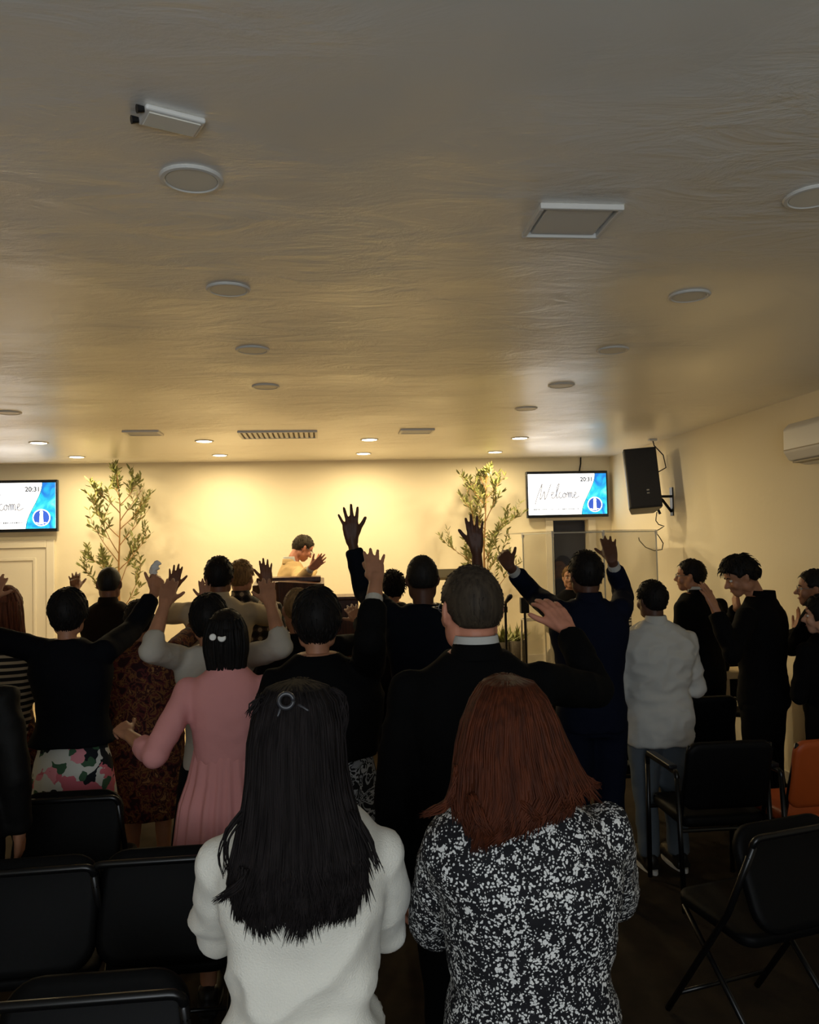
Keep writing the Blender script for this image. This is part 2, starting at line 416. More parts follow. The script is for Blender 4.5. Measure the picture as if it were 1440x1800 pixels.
def television(loc, W, Hh, rz, tilt, label):
    root = empty('television', loc); root.rotation_euler = (tilt, 0, rz); tag(root, label, 'television')
    b = MB(); b.box((-W/2, -.025, -Hh/2), (W/2, .03, Hh/2)); obj('casing', b, mat('glossy_black_bezel', (22, 26, 34), .2), root, bevel=.006)
    b = MB(); b.box((-.16, .03, -.12), (.16, .075, .12)); obj('wall_mount', b, BLACKM, root)
    t = .032; x0, x1, z0, z1 = -W/2 + t*.6, W/2 - t*.6, -Hh/2 + t*1.1, Hh/2 - t
    b = MB(); b.box((x0, -.0275, z0), (x1, -.025, z1)); scr = obj('screen', b, WHITE_E, root)
    sw, sh = x1 - x0, z1 - z0
    wave = []
    for k in range(25):
        u = k/24; s = u*u*(3 - 2*u)
        wave.append((x0 + sw*(.675 + .18*s + .0*u), z0 + sh*u))
    b = MB(); v = []; f = []
    for k, (x, z) in enumerate(wave):
        v += [(x, -.0285, z), (x1, -.0285, z)]
        if k: f.append((2*k-2, 2*k-1, 2*k+1, 2*k))
    b.add(v, f); obj('teal_wave', b, TEAL_E, scr)
    b = MB(); ribbon(b, wave, .006, -.029); obj('wave_line', b, LINE_E, scr)
    # round emblem with a tower
    ex, ez, er = x0 + sw*.845, z0 + sh*.235, sh*.185
    def circ(r, n=40): return [(ex + r*math.cos(2*math.pi*i/n), ez + r*math.sin(2*math.pi*i/n)) for i in range(n+1)]
    b = MB(); b.add([(x, -.0295, z) for x, z in circ(er)[:-1]], [tuple(range(40))]); obj('emblem_disc', b, BLUE_E, scr)
    b = MB(); ribbon(b, circ(er*.95), er*.12, -.030); obj('emblem_ring', b, WHITE_E, scr)
    b = MB(); b.add([(ex + a*er, -.0305, ez + c*er) for a, c in ((-.26,-.72),(.24,-.78),(.16,.5),(.2,.52),(.2,.62),(.1,.86),(-.1,.86),(-.2,.62),(-.2,.52),(-.16,.5))], [tuple(range(10))])
    ribbon(b, spline([(ex - er*.6, ez - er*.55), (ex - er*.1, ez - er*.72), (ex + er*.3, ez - er*.6), (ex + er*.6, ez - er*.62)]), er*.1, -.0305)
    obj('emblem_tower', b, WHITE_E, scr)
    b = MB()
    for s in SCRIPT:
        ribbon(b, [(x0 + sw*(.08 + p[0]*.62), z0 + sh*(.5 + p[1]*.62)) for p in spline(s)], .011, -.0285)
    obj('greeting_script', b, PALE_E, scr)
    def put(txt, size, x, z, name, m):
        me = text_mesh(txt, size); me.transform(Matrix.Translation((x, -.0285, z)) @ Matrix.Rotation(math.pi/2, 4, 'X'))
        me.materials.clear(); obj(name, me, m, scr)
    put('20:31', sh*.145, x0 + sw*.665, z1 - sh*.19, 'clock_digits', INK_E)
    # the small line of capitals under the greeting is too small to read in the photograph: short strokes
    b = MB(); xx = x0 + sw*.065; rs = random.Random(3)
    for wl in (5, 4, 3, 4, 11):
        for _ in range(wl):
            b.box((xx, -.0288, z0 + sh*.115), (xx + sw*.008, -.0283, z0 + sh*.15)); b.box((xx, -.0288, z0 + sh*(.115 if rs.random() < .5 else .14)), (xx + sw*.014, -.0283, z0 + sh*(.125 if rs.random() < .5 else .15)))
            xx += sw*.0195
        xx += sw*.013
    obj('small_caption', b, INK_E, scr)
    return root
tl, tr2, bl = P(925, 829, WALLY - .12), P(1068, 829, WALLY - .12), P(925, 911, WALLY - .12)
TW, TH = tr2.x - tl.x, tl.z - bl.z
television(((tl.x + tr2.x)/2, WALLY - .09, (tl.z + bl.z)/2), TW, TH, 0, 0, 'wall mounted screen with greeting slide beside the black loudspeaker')
rt = P(101, 843, WALLY - .12); rb = P(102, 934, WALLY - .12)
television((rt.x - TW*1.02/2, WALLY - .1, (rt.z + rb.z)/2), TW*1.02, rt.z - rb.z, 0, 0, 'wall mounted screen with greeting slide above the white door')
b = MB(); b.tube([P(1021, 800, WALLY - .01), P(1021, 815, WALLY - .012), P(1018, 832, WALLY - .02)], .008, 6); tag(obj('power_cable', b, CABLE, sm=True), 'short cable from ceiling down to the right screen', 'cable')

# ------------------------------------------------------------------ loudspeaker on its bracket, air conditioner
sc = P(1127, 846, 7.75)
spk = empty('loudspeaker', sc); spk.rotation_euler = (math.radians(-10), math.radians(-3), math.radians(-14)); tag(spk, 'large black loudspeaker hung from a bracket on the right wall', 'loudspeaker')
# local -y is the grille side turned to the audience
b = MB()
sw_, sd_, sh_ = .155, .15, .30
prof = [(-sw_, -sd_), (sw_, -sd_), (sw_*1.0, -sd_*.5), (sw_*.72, sd_), (-sw_*.72, sd_), (-sw_, -sd_*.5)]
b.rings([[Vector((x, y, z)) for x, y in prof] for z in (-sh_, sh_)]); obj('cabinet', b, BLACKP, spk, bevel=.012)
b = MB(); b.box((-sw_*.93, -sd_ - .008, -sh_*.95), (sw_*.93, -sd_, sh_*.95)); g = obj('grille', b, mat('perforated_black_grille', (22, 25, 34), .5, bump=(300, .6, .004)), spk, bevel=.004)
for z in (-.135, -.165):
    b = MB(); b.box((.02, -sd_ - .0095, z), (.045, -sd_ - .0075, z + .014)); obj('badge', b, STEEL, g)
b = MB(); b.box((sw_*.78, -.02, -sh_*.55), (sw_*.9, .03, sh_*.3)); obj('handle_recess', b, BLACKM, spk)
br = PX(1182, 880, WALLX); br0 = P(1170, 888, 7.9)
bk = empty('wall_bracket', (WALLX, br.y, br.z)); tag(bk, 'black steel wall bracket that carries the loudspeaker', 'bracket')
ax = -.13
b = MB(); b.box((-.012, -.03, -.15), (0, .03, .13)); obj('wall_plate', b, BLACKM, bk)
b = MB(); b.box((ax, -.012, .03), (-.012, .012, .055)); obj('arm', b, BLACKM, bk)
b = MB(); b.tube([(ax + .02, 0, .02), (-.012, 0, -.11)], .014, 8); obj('brace', b, BLACKM, bk)
b = MB(); b.box((ax - .05, -.02, -.06), (ax, .02, .12)); obj('mount_plate', b, BLACKM, bk)
b = MB(); b.tube([(ax - .03, 0, -.06), (ax - .0, 0, -.13)], .014, 8); obj('tilt_knob', b, BLACKM, bk)
b = MB(); b.tube(spl := [Vector(p) for p in (P(1147, 771, 7.9), P(1150, 783, 7.9), P(1166, 800, 7.9), P(1171, 822, 7.9), P(1155, 831, 7.9))], .006, 6); tag(obj('speaker_cable', b, CABLE, sm=True), 'thin cable looping from the ceiling to the loudspeaker', 'cable')
pts = [P(x, y, 7.9) for x, y in ((1155, 900), (1153, 915), (1158, 922), (1168, 925), (1160, 930), (1152, 934), (1160, 945), (1166, 955), (1164, 966), (1150, 968), (1135, 962), (1124, 950), (1122, 940))]
b = MB(); b.tube([Vector(p).lerp(Vector(q), t) for p, q in zip(pts, pts[1:]) for t in (0, .5)], .005, 6); tag(obj('audio_cable', b, CABLE, sm=True), 'thin cable dangling in loops under the loudspeaker', 'cable')
b = MB(); p0 = P(1147, 770, 7.9); b.box((p0.x - .04, p0.y - .03, CEIL - .02), (p0.x + .04, p0.y + .03, CEIL)); tag(obj('ceiling_junction_box', b, WHITEPL, bevel=.004), 'small white junction box where the loudspeaker cable leaves the ceiling', 'junction box')
aL = PX(1424, 780, WALLX)
ac = empty('air_conditioner', (WALLX, aL.y, aL.z)); tag(ac, 'white wall air conditioner cut by the right edge of the picture', 'air conditioner')
b = MB(); prof = [(0, .15), (-.16, .14), (-.2, .1), (-.205, -.06), (-.17, -.12), (-.05, -.15), (0, -.15)]
b.rings([[Vector((x, y, z)) for x, z in prof] for y in (0, -.82)]); obj('housing', b, WHITEPL, ac, bevel=.012)
b = MB(); b.box((-.16, -.78, -.14), (-.08, -.04, -.128)); obj('louvre', b, mat('ac_louvre', (150, 140, 120), .5), ac)
b = MB(); b.box((-.212, -.8, -.052), (-.2, -.02, -.046)); obj('seam_strip', b, mat('ac_seam', (170, 160, 140), .5), ac)

# ------------------------------------------------------------------ stage furniture
def pulpit():
    Yp = 7.1
    l, r, a = P(442, 1020, Yp), P(570, 1018, Yp), P(490, 1008, Yp)
    cx = (l.x + r.x)/2; W = r.x - l.x; Ht = a.z - STAGEZ
    root = empty('pulpit', (cx, Yp + .25, STAGEZ)); tag(root, 'large dark wooden pulpit with slanted top in front of the clapping speaker', 'pulpit')
    ap = a.x - cx; ht = l.z - STAGEZ - .02
    y0, y1 = -.25, .25
    # three-sided front: left face, broad right face meeting at the apex edge
    def prism(nm, x0, x1, yl, ya, z0, z1, za, par=root, bev=.008):
        b = MB()
        b.rings([[Vector((x0, yl, z0)), Vector((ap, ya, z0)), Vector((x1, yl, z0)), Vector((x1, y1, z0)), Vector((x0, y1, z0))],
                 [Vector((x0, yl, z1)), Vector((ap, ya, za)), Vector((x1, yl, z1)), Vector((x1, y1, z1 + .04)), Vector((x0, y1, z1 + .04))]])
        return obj(nm, b, WOOD, par, bevel=bev)
    prism('top_box', -W/2, W/2, y0 + .08, y0 - .02, ht - .19, ht - .03, ht + .005)
    prism('lower_moulding', -W/2 + .01, W/2 - .01, y0 + .09, y0 - .01, ht - .225, ht - .19, ht - .19)
    prism('body', -W/2 + .06, W/2 - .06, y0 + .12, y0 + .03, .1, ht - .225, ht - .225)
    prism('plinth', -W/2 + .02, W/2 - .02, y0 + .09, y0, 0, .1, .1)
    b = MB(); b.box((-W/2 + .03, -.1, ht - .01), (W/2 - .03, .24, ht + .03)); obj('reading_board', b, WOOD, root, bevel=.005)
    b = MB(); b.box((-W/2 + .12, y0 + .085, .3), (ap - .08, y0 + .1, ht - .4)); obj('front_panel', b, WOOD, root, bevel=.004)
    b = MB(); b.box((ap + .08, y0 + .085, .3), (W/2 - .12, y0 + .1, ht - .4)); obj('front_panel', b, WOOD, root, bevel=.004)
pulpit()
def cabinet():
    Yp = 7.3; l, r = P(576, 1049, Yp), P(634, 1048, Yp)
    W = r.x - l.x; Ht = r.z - STAGEZ
    root = empty('side_cabinet', ((l.x + r.x)/2, Yp + .22, STAGEZ)); tag(root, 'lower dark wooden cabinet right of the pulpit', 'cabinet')
    b = MB(); b.box((-W/2 + .02, -.2, .05), (W/2 - .02, .2, Ht - .03)); obj('body', b, WOOD, root, bevel=.006)
    b = MB(); b.box((-W/2, -.22, Ht - .03), (W/2, .22, Ht)); obj('top', b, WOOD, root, bevel=.006)
    b = MB(); b.box((-W/2 + .03, -.19, 0), (W/2 - .03, .19, .05)); obj('plinth', b, WOOD, root)
    b = MB(); b.box((-W/2 + .05, -.212, .12), (W/2 - .05, -.2, Ht - .1)); d = obj('front_panel', b, WOOD, root, bevel=.004)
    b = MB(); b.tube([(W/2 - .09, -.212, Ht*.6), (W/2 - .09, -.235, Ht*.6)], .012, 10); obj('knob', b, STEEL, d)
cabinet()
def music_stand():
    Yp = 7.4; a, c = P(762, 1003, Yp), P(832, 999, Yp); base = Vector(((a.x + c.x)/2, Yp + .05, STAGEZ))
    root = empty('music_stand', base); tag(root, 'grey music stand desk behind the man with both arms raised', 'music stand')
    W = c.x - a.x; zt = a.z - STAGEZ
    M = Matrix.Translation((0, 0, zt - .04)) @ Matrix.Rotation(math.radians(-25), 4, 'X')
    b = MB(); b.box((-W/2, -.01, -.05), (W/2, .0, .05), M); b.box((-W/2, -.06, -.055), (W/2, 0, -.048), M); obj('desk', b, mat('grey_painted_sheet', (120, 112, 92), .5), root)
    b = MB(); b.tube([(-W*.12, 0, .28), (-W*.12, 0, zt - .1)], .011, 8); obj('pole', b, BLACKM, root)
    b = MB(); b.tube([(-W*.12, 0, zt - .12), (-W*.12, 0, zt - .05)], .022, 10); obj('clamp', b, BLACKP, root)
    for k in range(3):
        t = 2*math.pi*k/3 + .3; b = MB(); b.tube([(-W*.12, 0, .3), (-W*.12 + .24*math.cos(t), .24*math.sin(t), .012)], .009, 8); obj('leg', b, BLACKM, root)
music_stand()
def mic_stand(px, ptop, Yp, label, boxy=False):
    t = P(px, ptop, Yp); root = empty('microphone_stand', (t.x, Yp, STAGEZ)); tag(root, label, 'microphone stand'); zt = t.z - STAGEZ
    b = MB(); b.tube([(0, 0, .03), (0, 0, zt - .1)], .011, 8); obj('pole', b, BLACKM, root)
    b = MB(); b.tube([(0, 0, 0), (0, 0, .02), (0, 0, .03)], [.13, .125, .03], 20); obj('base', b, BLACKM, root)
    if boxy:
        b = MB(); b.box((-.04, -.03, zt - .14), (.035, .03, zt + .0)); obj('control_box', b, BLACKP, root, bevel=.006)
    else:
        b = MB(); b.tube([(0, 0, zt - .13), (0, 0, zt - .08)], .02, 10); obj('clutch', b, BLACKP, root)
        b = MB(); b.tube([(0, 0, zt - .1), (.0, -.03, zt - .03)], .012, 8); m = obj('clip', b, BLACKP, root)
        b = MB(); b.tube([(0, -.03, zt - .04), (.03, -.06, zt + .01)], [.014, .024], 12, True); obj('microphone', b, BLACKP, root, sm=True)
mic_stand(888, 1050, 7.0, 'black microphone stand beside the ear of the man in the black suit')
mic_stand(922, 1050, 7.2, 'black stand with a control box behind the shield edge', True)

# acrylic drum shield
ACR = bpy.data.materials.new('smoked_clear_acrylic'); ACR.use_nodes = True
nt = ACR.node_tree; nt.nodes.remove(nt.nodes['Principled BSDF'])
tr = nt.nodes.new('ShaderNodeBsdfTransparent'); tr.inputs[0].default_value = (.76, .765, .775, 1)
gl = nt.nodes.new('ShaderNodeBsdfGlossy'); gl.inputs['Roughness'].default_value = .03
lw = nt.nodes.new('ShaderNodeLayerWeight'); pw_ = nt.nodes.new('ShaderNodeMath'); pw_.operation = 'POWER'; pw_.inputs[1].default_value = 4
ma_ = nt.nodes.new('ShaderNodeMath'); ma_.operation = 'MULTIPLY_ADD'; ma_.inputs[1].default_value = .6; ma_.inputs[2].default_value = .07
nt.links.new(lw.outputs['Facing'], pw_.inputs[0]); nt.links.new(pw_.outputs[0], ma_.inputs[0])
mx = nt.nodes.new('ShaderNodeMixShader'); nt.links.new(ma_.outputs[0], mx.inputs[0]); nt.links.new(tr.outputs[0], mx.inputs[1]); nt.links.new(gl.outputs[0], mx.inputs[2])
nt.links.new(mx.outputs[0], nt.nodes['Material Output'].inputs[0])
ACRE = mat('acrylic_edge', (196, 200, 196), .25)
def shield():
    Yf = 7.15
    a = P(971, 938, Yf); bq = P(1062, 936, Yf); zt = a.z
    pA = Vector((P(908, 934, 8.0).x, 7.75)); pB = Vector((a.x, Yf)); pC = Vector((bq.x, Yf + .02)); pD = Vector((P(1153, 930, 7.6).x, 7.6))
    root = empty('drum_shield', (pB.x, pB.y, STAGEZ)); tag(root, 'clear acrylic drum shield of hinged panels under the right screen', 'drum shield')
    Ht = zt - STAGEZ; O = Vector((pB.x, pB.y))
    for u, v in ((pA, pB), (pB, pC), (pC, pD)):
        d = (v - u).normalized(); n = Vector((-d.y, d.x)) * .004; uu = u - O + d*.006; vv = v - O - d*.006
        b = MB()
        b.rings([[Vector((*(uu - n), z)), Vector((*(vv - n), z)), Vector((*(vv + n), z)), Vector((*(uu + n), z))] for z in (0, Ht)])
        pan = obj('panel', b, ACR, root)
        n2 = n*1.6
        b = MB()
        b.rings([[Vector((*(uu - n2), z)), Vector((*(vv - n2), z)), Vector((*(vv + n2), z)), Vector((*(uu + n2), z))] for z in (Ht, Ht + .012)])
        obj('top_edge', b, ACRE, pan)
    for q in (pA, pB, pC, pD):
        b = MB(); b.tube([(*(q - O), 0), (*(q - O), Ht + .01)], .007, 8); h = obj('hinge_rod', b, ACRE, root)
        for z in (Ht - .03, Ht*.5, Ht*.1):
            b = MB(); b.tube([(*(q - O), z), (*(q - O), z + .05)], .014, 10); obj('hinge_block', b, WHITEPL, h)
    # clear lid lying on top
    b = MB(); lid = [pA - O, pB - O, pC - O, pD - O, Vector((pD.x, 8.5)) - O, Vector((pA.x, 8.5)) - O]
    b.rings([[Vector((*q, z)) for q in lid] for z in (Ht + .016, Ht + .024)]); obj('lid', b, ACR, root)
    c = P(1097, 1088, Yf + .25)
    d = (pD - pC).normalized(); ang = math.atan2(d.y, d.x)
    t = (c.x - pC.x)/d.x; base = pC + d*t; nn = Vector((d.y, -d.x))*.012
    root2 = empty('notice_plate', (base.x + nn.x, base.y + nn.y, c.z), ang); tag(root2, 'small white plate with dark bars on the drum shield', 'plate')
    b = MB(); b.box((-.055, -.006, -.085), (.055, 0, .085)); pl_ = obj('plate', b, WHITEPL, root2, bevel=.012)
    for z in (.055, .03, .005, -.02, -.065):
        b = MB(); b.box((-.045, -.008, z - .006 - (.012 if z < -.05 else 0)), (.045, -.006, z + .006 + (.008 if z < -.05 else 0))); obj('bar', b, BLACKP, root2)
shield()
def stool():
    c = P(942, 1098, 7.85); root = empty('metal_stool', (c.x, 7.85, STAGEZ)); tag(root, 'slim metal stand frame behind the left shield panel', 'stand')
    zt = c.z - STAGEZ + .05; 
    for sx in (-.13, .13):
        for sy in (-.1, .1):
            b = MB(); b.tube([(sx, sy, 0), (sx*.9, sy*.9, zt)], .009, 8); obj('leg', b, STEEL, root)
    b = MB(); b.tube([(-.12, -.09, zt), (.12, -.09, zt), (.12, .09, zt), (-.12, .09, zt), (-.12, -.09, zt)], .009, 8); obj('top_frame', b, STEEL, root)
    b = MB(); b.tube([(-.125, -.095, zt*.45), (.125, -.095, zt*.45)], .008, 8); obj('crossbar', b, STEEL, root)
stool()

def tree(px_trunk, py_top, Y, seed, half, label, lean=0.0):
    rs = random.Random(seed)
    top = P(px_trunk, py_top, Y); root = empty('artificial_olive_tree', (top.x, Y, STAGEZ)); tag(root, label, 'tree')
    H = top.z - STAGEZ
    b = MB(); b.rings([[Vector((r*math.cos(a), r*math.sin(a), z)) for a in [2*math.pi*i/20 for i in range(20)]] for r, z in ((.1, 0), (.13, .06), (.14, .22), (.13, .26), (.115, .26), (.115, .23))]); obj('pot', b, POT, root, sm=True)
    b = MB(); b.rings([[Vector((r*math.cos(a), r*math.sin(a), z)) for a in [2*math.pi*i/20 for i in range(20)]] for r, z in ((.115, .225), (.02, .24))]); obj('soil', b, SOIL, root)
    def tp(t): return Vector((lean*math.sin(t*2.6)*.06 + .015*math.sin(t*9), .01*math.sin(t*7), .23 + (H - .23)*t))
    b = MB(); b.tube([tp(k/16) for k in range(17)], [.016*(1 - k/16) + .003 for k in range(17)], 8); obj('trunk', b, TRUNK, root, sm=True)
    lf = MB()
    def leafat(p, d, L):
        d = d.normalized(); s = d.cross(Vector((rs.uniform(-1,1), rs.uniform(-1,1), rs.uniform(-1,1)))).normalized()
        n = d.cross(s); wv = L*.13
        lf.add([p, p + d*L*.35 + s*wv + n*L*.03, p + d*L*.4 - n*L*.02, p + d*L*.35 - s*wv + n*L*.03, p + d*L*.72 + s*wv*.8, p + d*L*.72 - s*wv*.8, p + d*L + n*L*.05],
               [(0,1,2),(0,2,3),(1,4,2),(2,4,6),(2,6,5),(2,5,3)])
    def twig(p, d, L, rad, depth):
        pts = [p]; q = p.copy(); dd = d.normalized()
        n = 7
        for k in range(n):
            dd = (dd + Vector((rs.uniform(-.16,.16), rs.uniform(-.16,.16), rs.uniform(-.05,.16)))).normalized()
            q = q + dd*L/n; pts.append(q.copy())
            if depth == 0 and k in (1, 2, 3, 4, 5):
                if rs.random() < .8: twig(q, dd + Vector((rs.uniform(-1,1), rs.uniform(-.45,.45), rs.uniform(-.1,.8)))*1.0, L*rs.uniform(.3, .5), rad*.5, 1)
            if depth == 1 or k > 2:
                for _ in range(2):
                    leafat(q, dd*.6 + Vector((rs.uniform(-1,1), rs.uniform(-1,1), rs.uniform(-.3,1))), rs.uniform(.055, .09))
        br_.tube(pts, [rad*(1 - .75*k/n) for k in range(n+1)], 5)
    nb = 16
    for k in range(nb):
        t = .36 + .6*k/(nb - 1)
        ang = k*2.4 + rs.uniform(-.4, .4)
        spread = half*(1.0 if t < .6 else 1.25*(1.06 - t)/.46 + .12)
        d = Vector((math.cos(ang), .3*math.sin(ang), rs.uniform(.55, 1.15)))
        br_ = MB(); twig(tp(t*.98), d, spread*rs.uniform(.95, 1.35), .006, 0)
        obj('branch', br_, TRUNK, root)
    for k in range(26):
        leafat(tp(rs.uniform(.85, 1)), Vector((rs.uniform(-1,1), rs.uniform(-1,1), rs.uniform(.1,1))), .06)
    fo = obj('foliage', lf, LEAF, root); tag(fo, kind='stuff')
tree(200, 838, 9.15, 5, .44, 'slender artificial olive tree beside the left screen', 1)
tree(858, 828, 9.15, 11, .42, 'slender artificial olive tree between the raised hand and the right screen', -1)
# small plants at the foot of the shield
for px, py, Yp, sd, lb in ((880, 1078, 7.9, 2, 'small green potted plant seen past the suited man'), (906, 1082, 8.35, 4, 'dark leaved potted plant behind the shield corner')):
    rs = random.Random(sd); c = P(px, py, Yp); root = empty('potted_plant', (c.x, Yp, STAGEZ)); tag(root, lb, 'plant')
    zt = c.z - STAGEZ
    b = MB(); b.rings([[Vector((r*math.cos(a), r*math.sin(a), z)) for a in [2*math.pi*i/18 for i in range(18)]] for r, z in ((.07, 0), (.1, zt*.5), (.1, zt*.72), (.085, zt*.72), (.08, zt*.68))]); obj('pot', b, POT, root, sm=True)
    b = MB()
    for k in range(60):
        a = rs.uniform(0, 6.28); d = Vector((math.cos(a)*rs.uniform(.2,1), math.sin(a)*rs.uniform(.2,1), rs.uniform(.4, 1.3))).normalized(); p = Vector((rs.uniform(-.05,.05), rs.uniform(-.05,.05), zt*.68)); L = rs.uniform(.1, .24)
        s = d.cross(Vector((0,0,1))); s = s.normalized()*.012 if s.length > 1e-3 else Vector((.012,0,0))
        q = p + d*L
        b.add([p, p + d*L*.5 + s, q, p + d*L*.5 - s, p + d*L*.5 + Vector((0,0,.006))], [(0,1,4),(1,2,4),(2,3,4),(3,0,4)])
    tag(obj('foliage', b, LEAF, root), kind='stuff')

# ------------------------------------------------------------------ chairs
def bent(pts, r, n=5):
    """polyline with rounded corners"""
    pts = [Vector(p) for p in pts]; out = [pts[0]]
    for i in range(1, len(pts) - 1):
        a = (pts[i-1] - pts[i]); c = (pts[i+1] - pts[i]); ra = min(r, a.length*.45, c.length*.45)
        p0 = pts[i] + a.normalized()*ra; p2 = pts[i] + c.normalized()*ra
        for k in range(n + 1):
            t = k/n; out.append(p0*(1-t)**2 + pts[i]*2*t*(1-t) + p2*t*t)
    out.append(pts[-1]); return out
def pad(b, W, D, T, r, M, n=6):
    """rounded padded slab W x D, thickness T, centred, bulging"""
    def outline(s, ins):
        o = []
        for cx, cy, a0 in ((1,1,0), (-1,1,90), (-1,-1,180), (1,-1,270)):
            for k in range(n + 1):
                a = math.radians(a0 + 90*k/n)
                o.append((cx*(W/2 - r) + (r - ins)*math.cos(a), cy*(D/2 - r) + (r - ins)*math.sin(a)))
        return o
    rings = []
    for ins, z in ((.03, -T/2), (.006, -T*.42), (0, -T*.2), (0, T*.2), (.006, T*.42), (.03, T/2)):
        rings.append([M @ Vector((x, y, z)) for x, y in outline(1, ins)])
    b.rings(rings)
def make_chair(label, group, seatm=VINYL):
    # origin: floor under the backrest top; faces +y; backrest top z ~ .82
    root = empty('folding_chair'); tag(root, label, 'chair', group)
    W = .44
    for s in (-1, 1):
        b = MB(); b.tube([(s*W/2, .50, .012), (s*W/2, .14, .52), (s*W/2, .0, .80)], .0125, 8); obj('front_leg', b, BLACKM, root, sm=True)
        b = MB(); b.tube([(s*(W/2 - .03), -.03, .012), (s*(W/2 - .03), .42, .44)], .011, 8); obj('rear_leg', b, BLACKM, root, sm=True)
    b = MB(); b.tube(bent([(-W/2, .02, .76), (-W/2, -.006, .83), (W/2, -.006, .83), (W/2, .02, .76)], .06), .0125, 8); obj('top_rail', b, BLACKM, root, sm=True)
    b = MB(); b.tube([(-W/2 + .03, .02, .06), (W/2 - .03, .02, .06)], .009, 8); obj('rear_crossbar', b, BLACKM, root, sm=True)
    b = MB(); b.tube([(-W/2, .44, .1), (W/2, .44, .1)], .009, 8); obj('front_crossbar', b, BLACKM, root, sm=True)
    b = MB(); pad(b, W - .03, .40, .045, .06, Matrix.Translation((0, .26, .455)) @ Matrix.Rotation(math.radians(4), 4, 'X')); obj('seat', b, seatm, root, sm=True)
    b = MB(); pad(b, W + .0, .36, .045, .09, Matrix.Translation((0, .055, .665)) @ Matrix.Rotation(math.radians(90 + 24 - 46), 4, 'X') ); obj('backrest', b, seatm, root, sm=True)
    return root
chair0 = make_chair('', 'black folding chairs')
first = [True]
def chair(px, py, label, rz=0, z=.83, Y=None, group='black folding chairs'):
    p = PZ(px, py, z) if Y is None else P(px, py, Y)
    o = chair0 if first[0] else copy_tree(chair0); first[0] = False
    o.location = (p.x, p.y, 0); o.rotation_euler = (0, 0, math.radians(rz)); tag(o, label, 'chair', group); return o
chair(150, 1757, 'black folding chair at the bottom left whose bent top rail shows', 0)
chair(285, 1512, 'black padded folding chair left of the woman in the white sweater', 0)
chair(40, 1532, 'black padded folding chair at the left edge behind the nearest rail', 2)
chair(112, 1406, 'black padded folding chair in front of the floral skirt', 0)
chair(1412, 1458, 'black folding chair in the lower right with crossed legs', 14)
chair(1283, 1136, 'black folding chair standing against the bright right wall between two men', 150, Y=6.62)
chair(962, 1225, 'black folding chair in the dark gap above the patterned blouse shoulder', 8)
def make_armchair(label, loc, rz, m=VINYL, cat='chair'):
    root = empty('stacking_armchair', loc, math.radians(rz)); tag(root, label, cat, 'tubular armchairs')
    W = .47
    for s in (-1, 1):
        x = s*W/2
        b = MB(); b.tube([(x, .0, .012), (x, .035, .66)], .0135, 8); obj('rear_leg', b, BLACKM, root, sm=True)
        b = MB(); b.tube([(x, .45, .012), (x, .43, .66)], .0135, 8); obj('front_leg', b, BLACKM, root, sm=True)
        b = MB(); b.tube(bent([(x, .035, .63), (x, .035, .685), (x, .43, .685), (x, .43, .63)], .05), .0135, 8); a = obj('armrest', b, BLACKM, root, sm=True)
        b = MB(); b.box((x - .022, .08, .692), (x + .022, .39, .712)); obj('arm_pad', b, BLACKP, a, bevel=.006)
        b = MB(); b.tube([(s*(W/2 - .02), .06, .43), (s*(W/2 - .02), .0, .62), (s*(W/2 - .03), -.06, .84)], .011, 8); obj('back_post', b, BLACKM, root, sm=True)
    b = MB(); b.tube([(-W/2, .03, .4), (W/2, .03, .4)], .011, 8); obj('rear_crossbar', b, BLACKM, root)
    b = MB(); b.tube([(-W/2, .43, .4), (W/2, .43, .4)], .011, 8); obj('front_crossbar', b, BLACKM, root)
    b = MB(); pad(b, W - .035, .44, .06, .06, Matrix.Translation((0, .24, .44))); obj('seat', b, m, root, sm=True)
    b = MB(); pad(b, W - .03, .36, .045, .06, Matrix.Translation((0, -.02, .68)) @ Matrix.Rotation(math.radians(105), 4, 'X')); obj('backrest', b, m, root, sm=True)
    return root
q0, q1 = PZ(1205, 1610, 0), PZ(1130, 1545, 0)
make_armchair('black armchair whose two tall frame tubes stand by the grey jeans', (q0.x + .235, q0.y, 0), -1)
make_armchair('orange backed armchair at the right edge', (q0.x + .75, q0.y - .05, 0), 3, ORANGE)
make_armchair('black armchair one row ahead, right of the auburn hair', (1.86, 4.92, 0), 0)
make_armchair('black armchair between the man with glasses and the man covering his face', (2.38, 5.08, 0), 0)
# low pale bench by the right wall
bp_ = P(1283, 1176, 5.9); bn = empty('low_bench', (bp_.x + .09, 5.88, 0)); tag(bn, 'low pale bench glimpsed between the two men on the right', 'bench')
b = MB(); b.box((-.22, -.13, bp_.z - .05), (.22, .13, bp_.z)); obj('seat', b, STAGEM, bn, bevel=.006)
for s in (-1, 1):
    b = MB(); b.box((s*.19 - .025, -.12, 0), (s*.19 + .025, .12, bp_.z - .05)); obj('leg', b, STAGEM, bn)
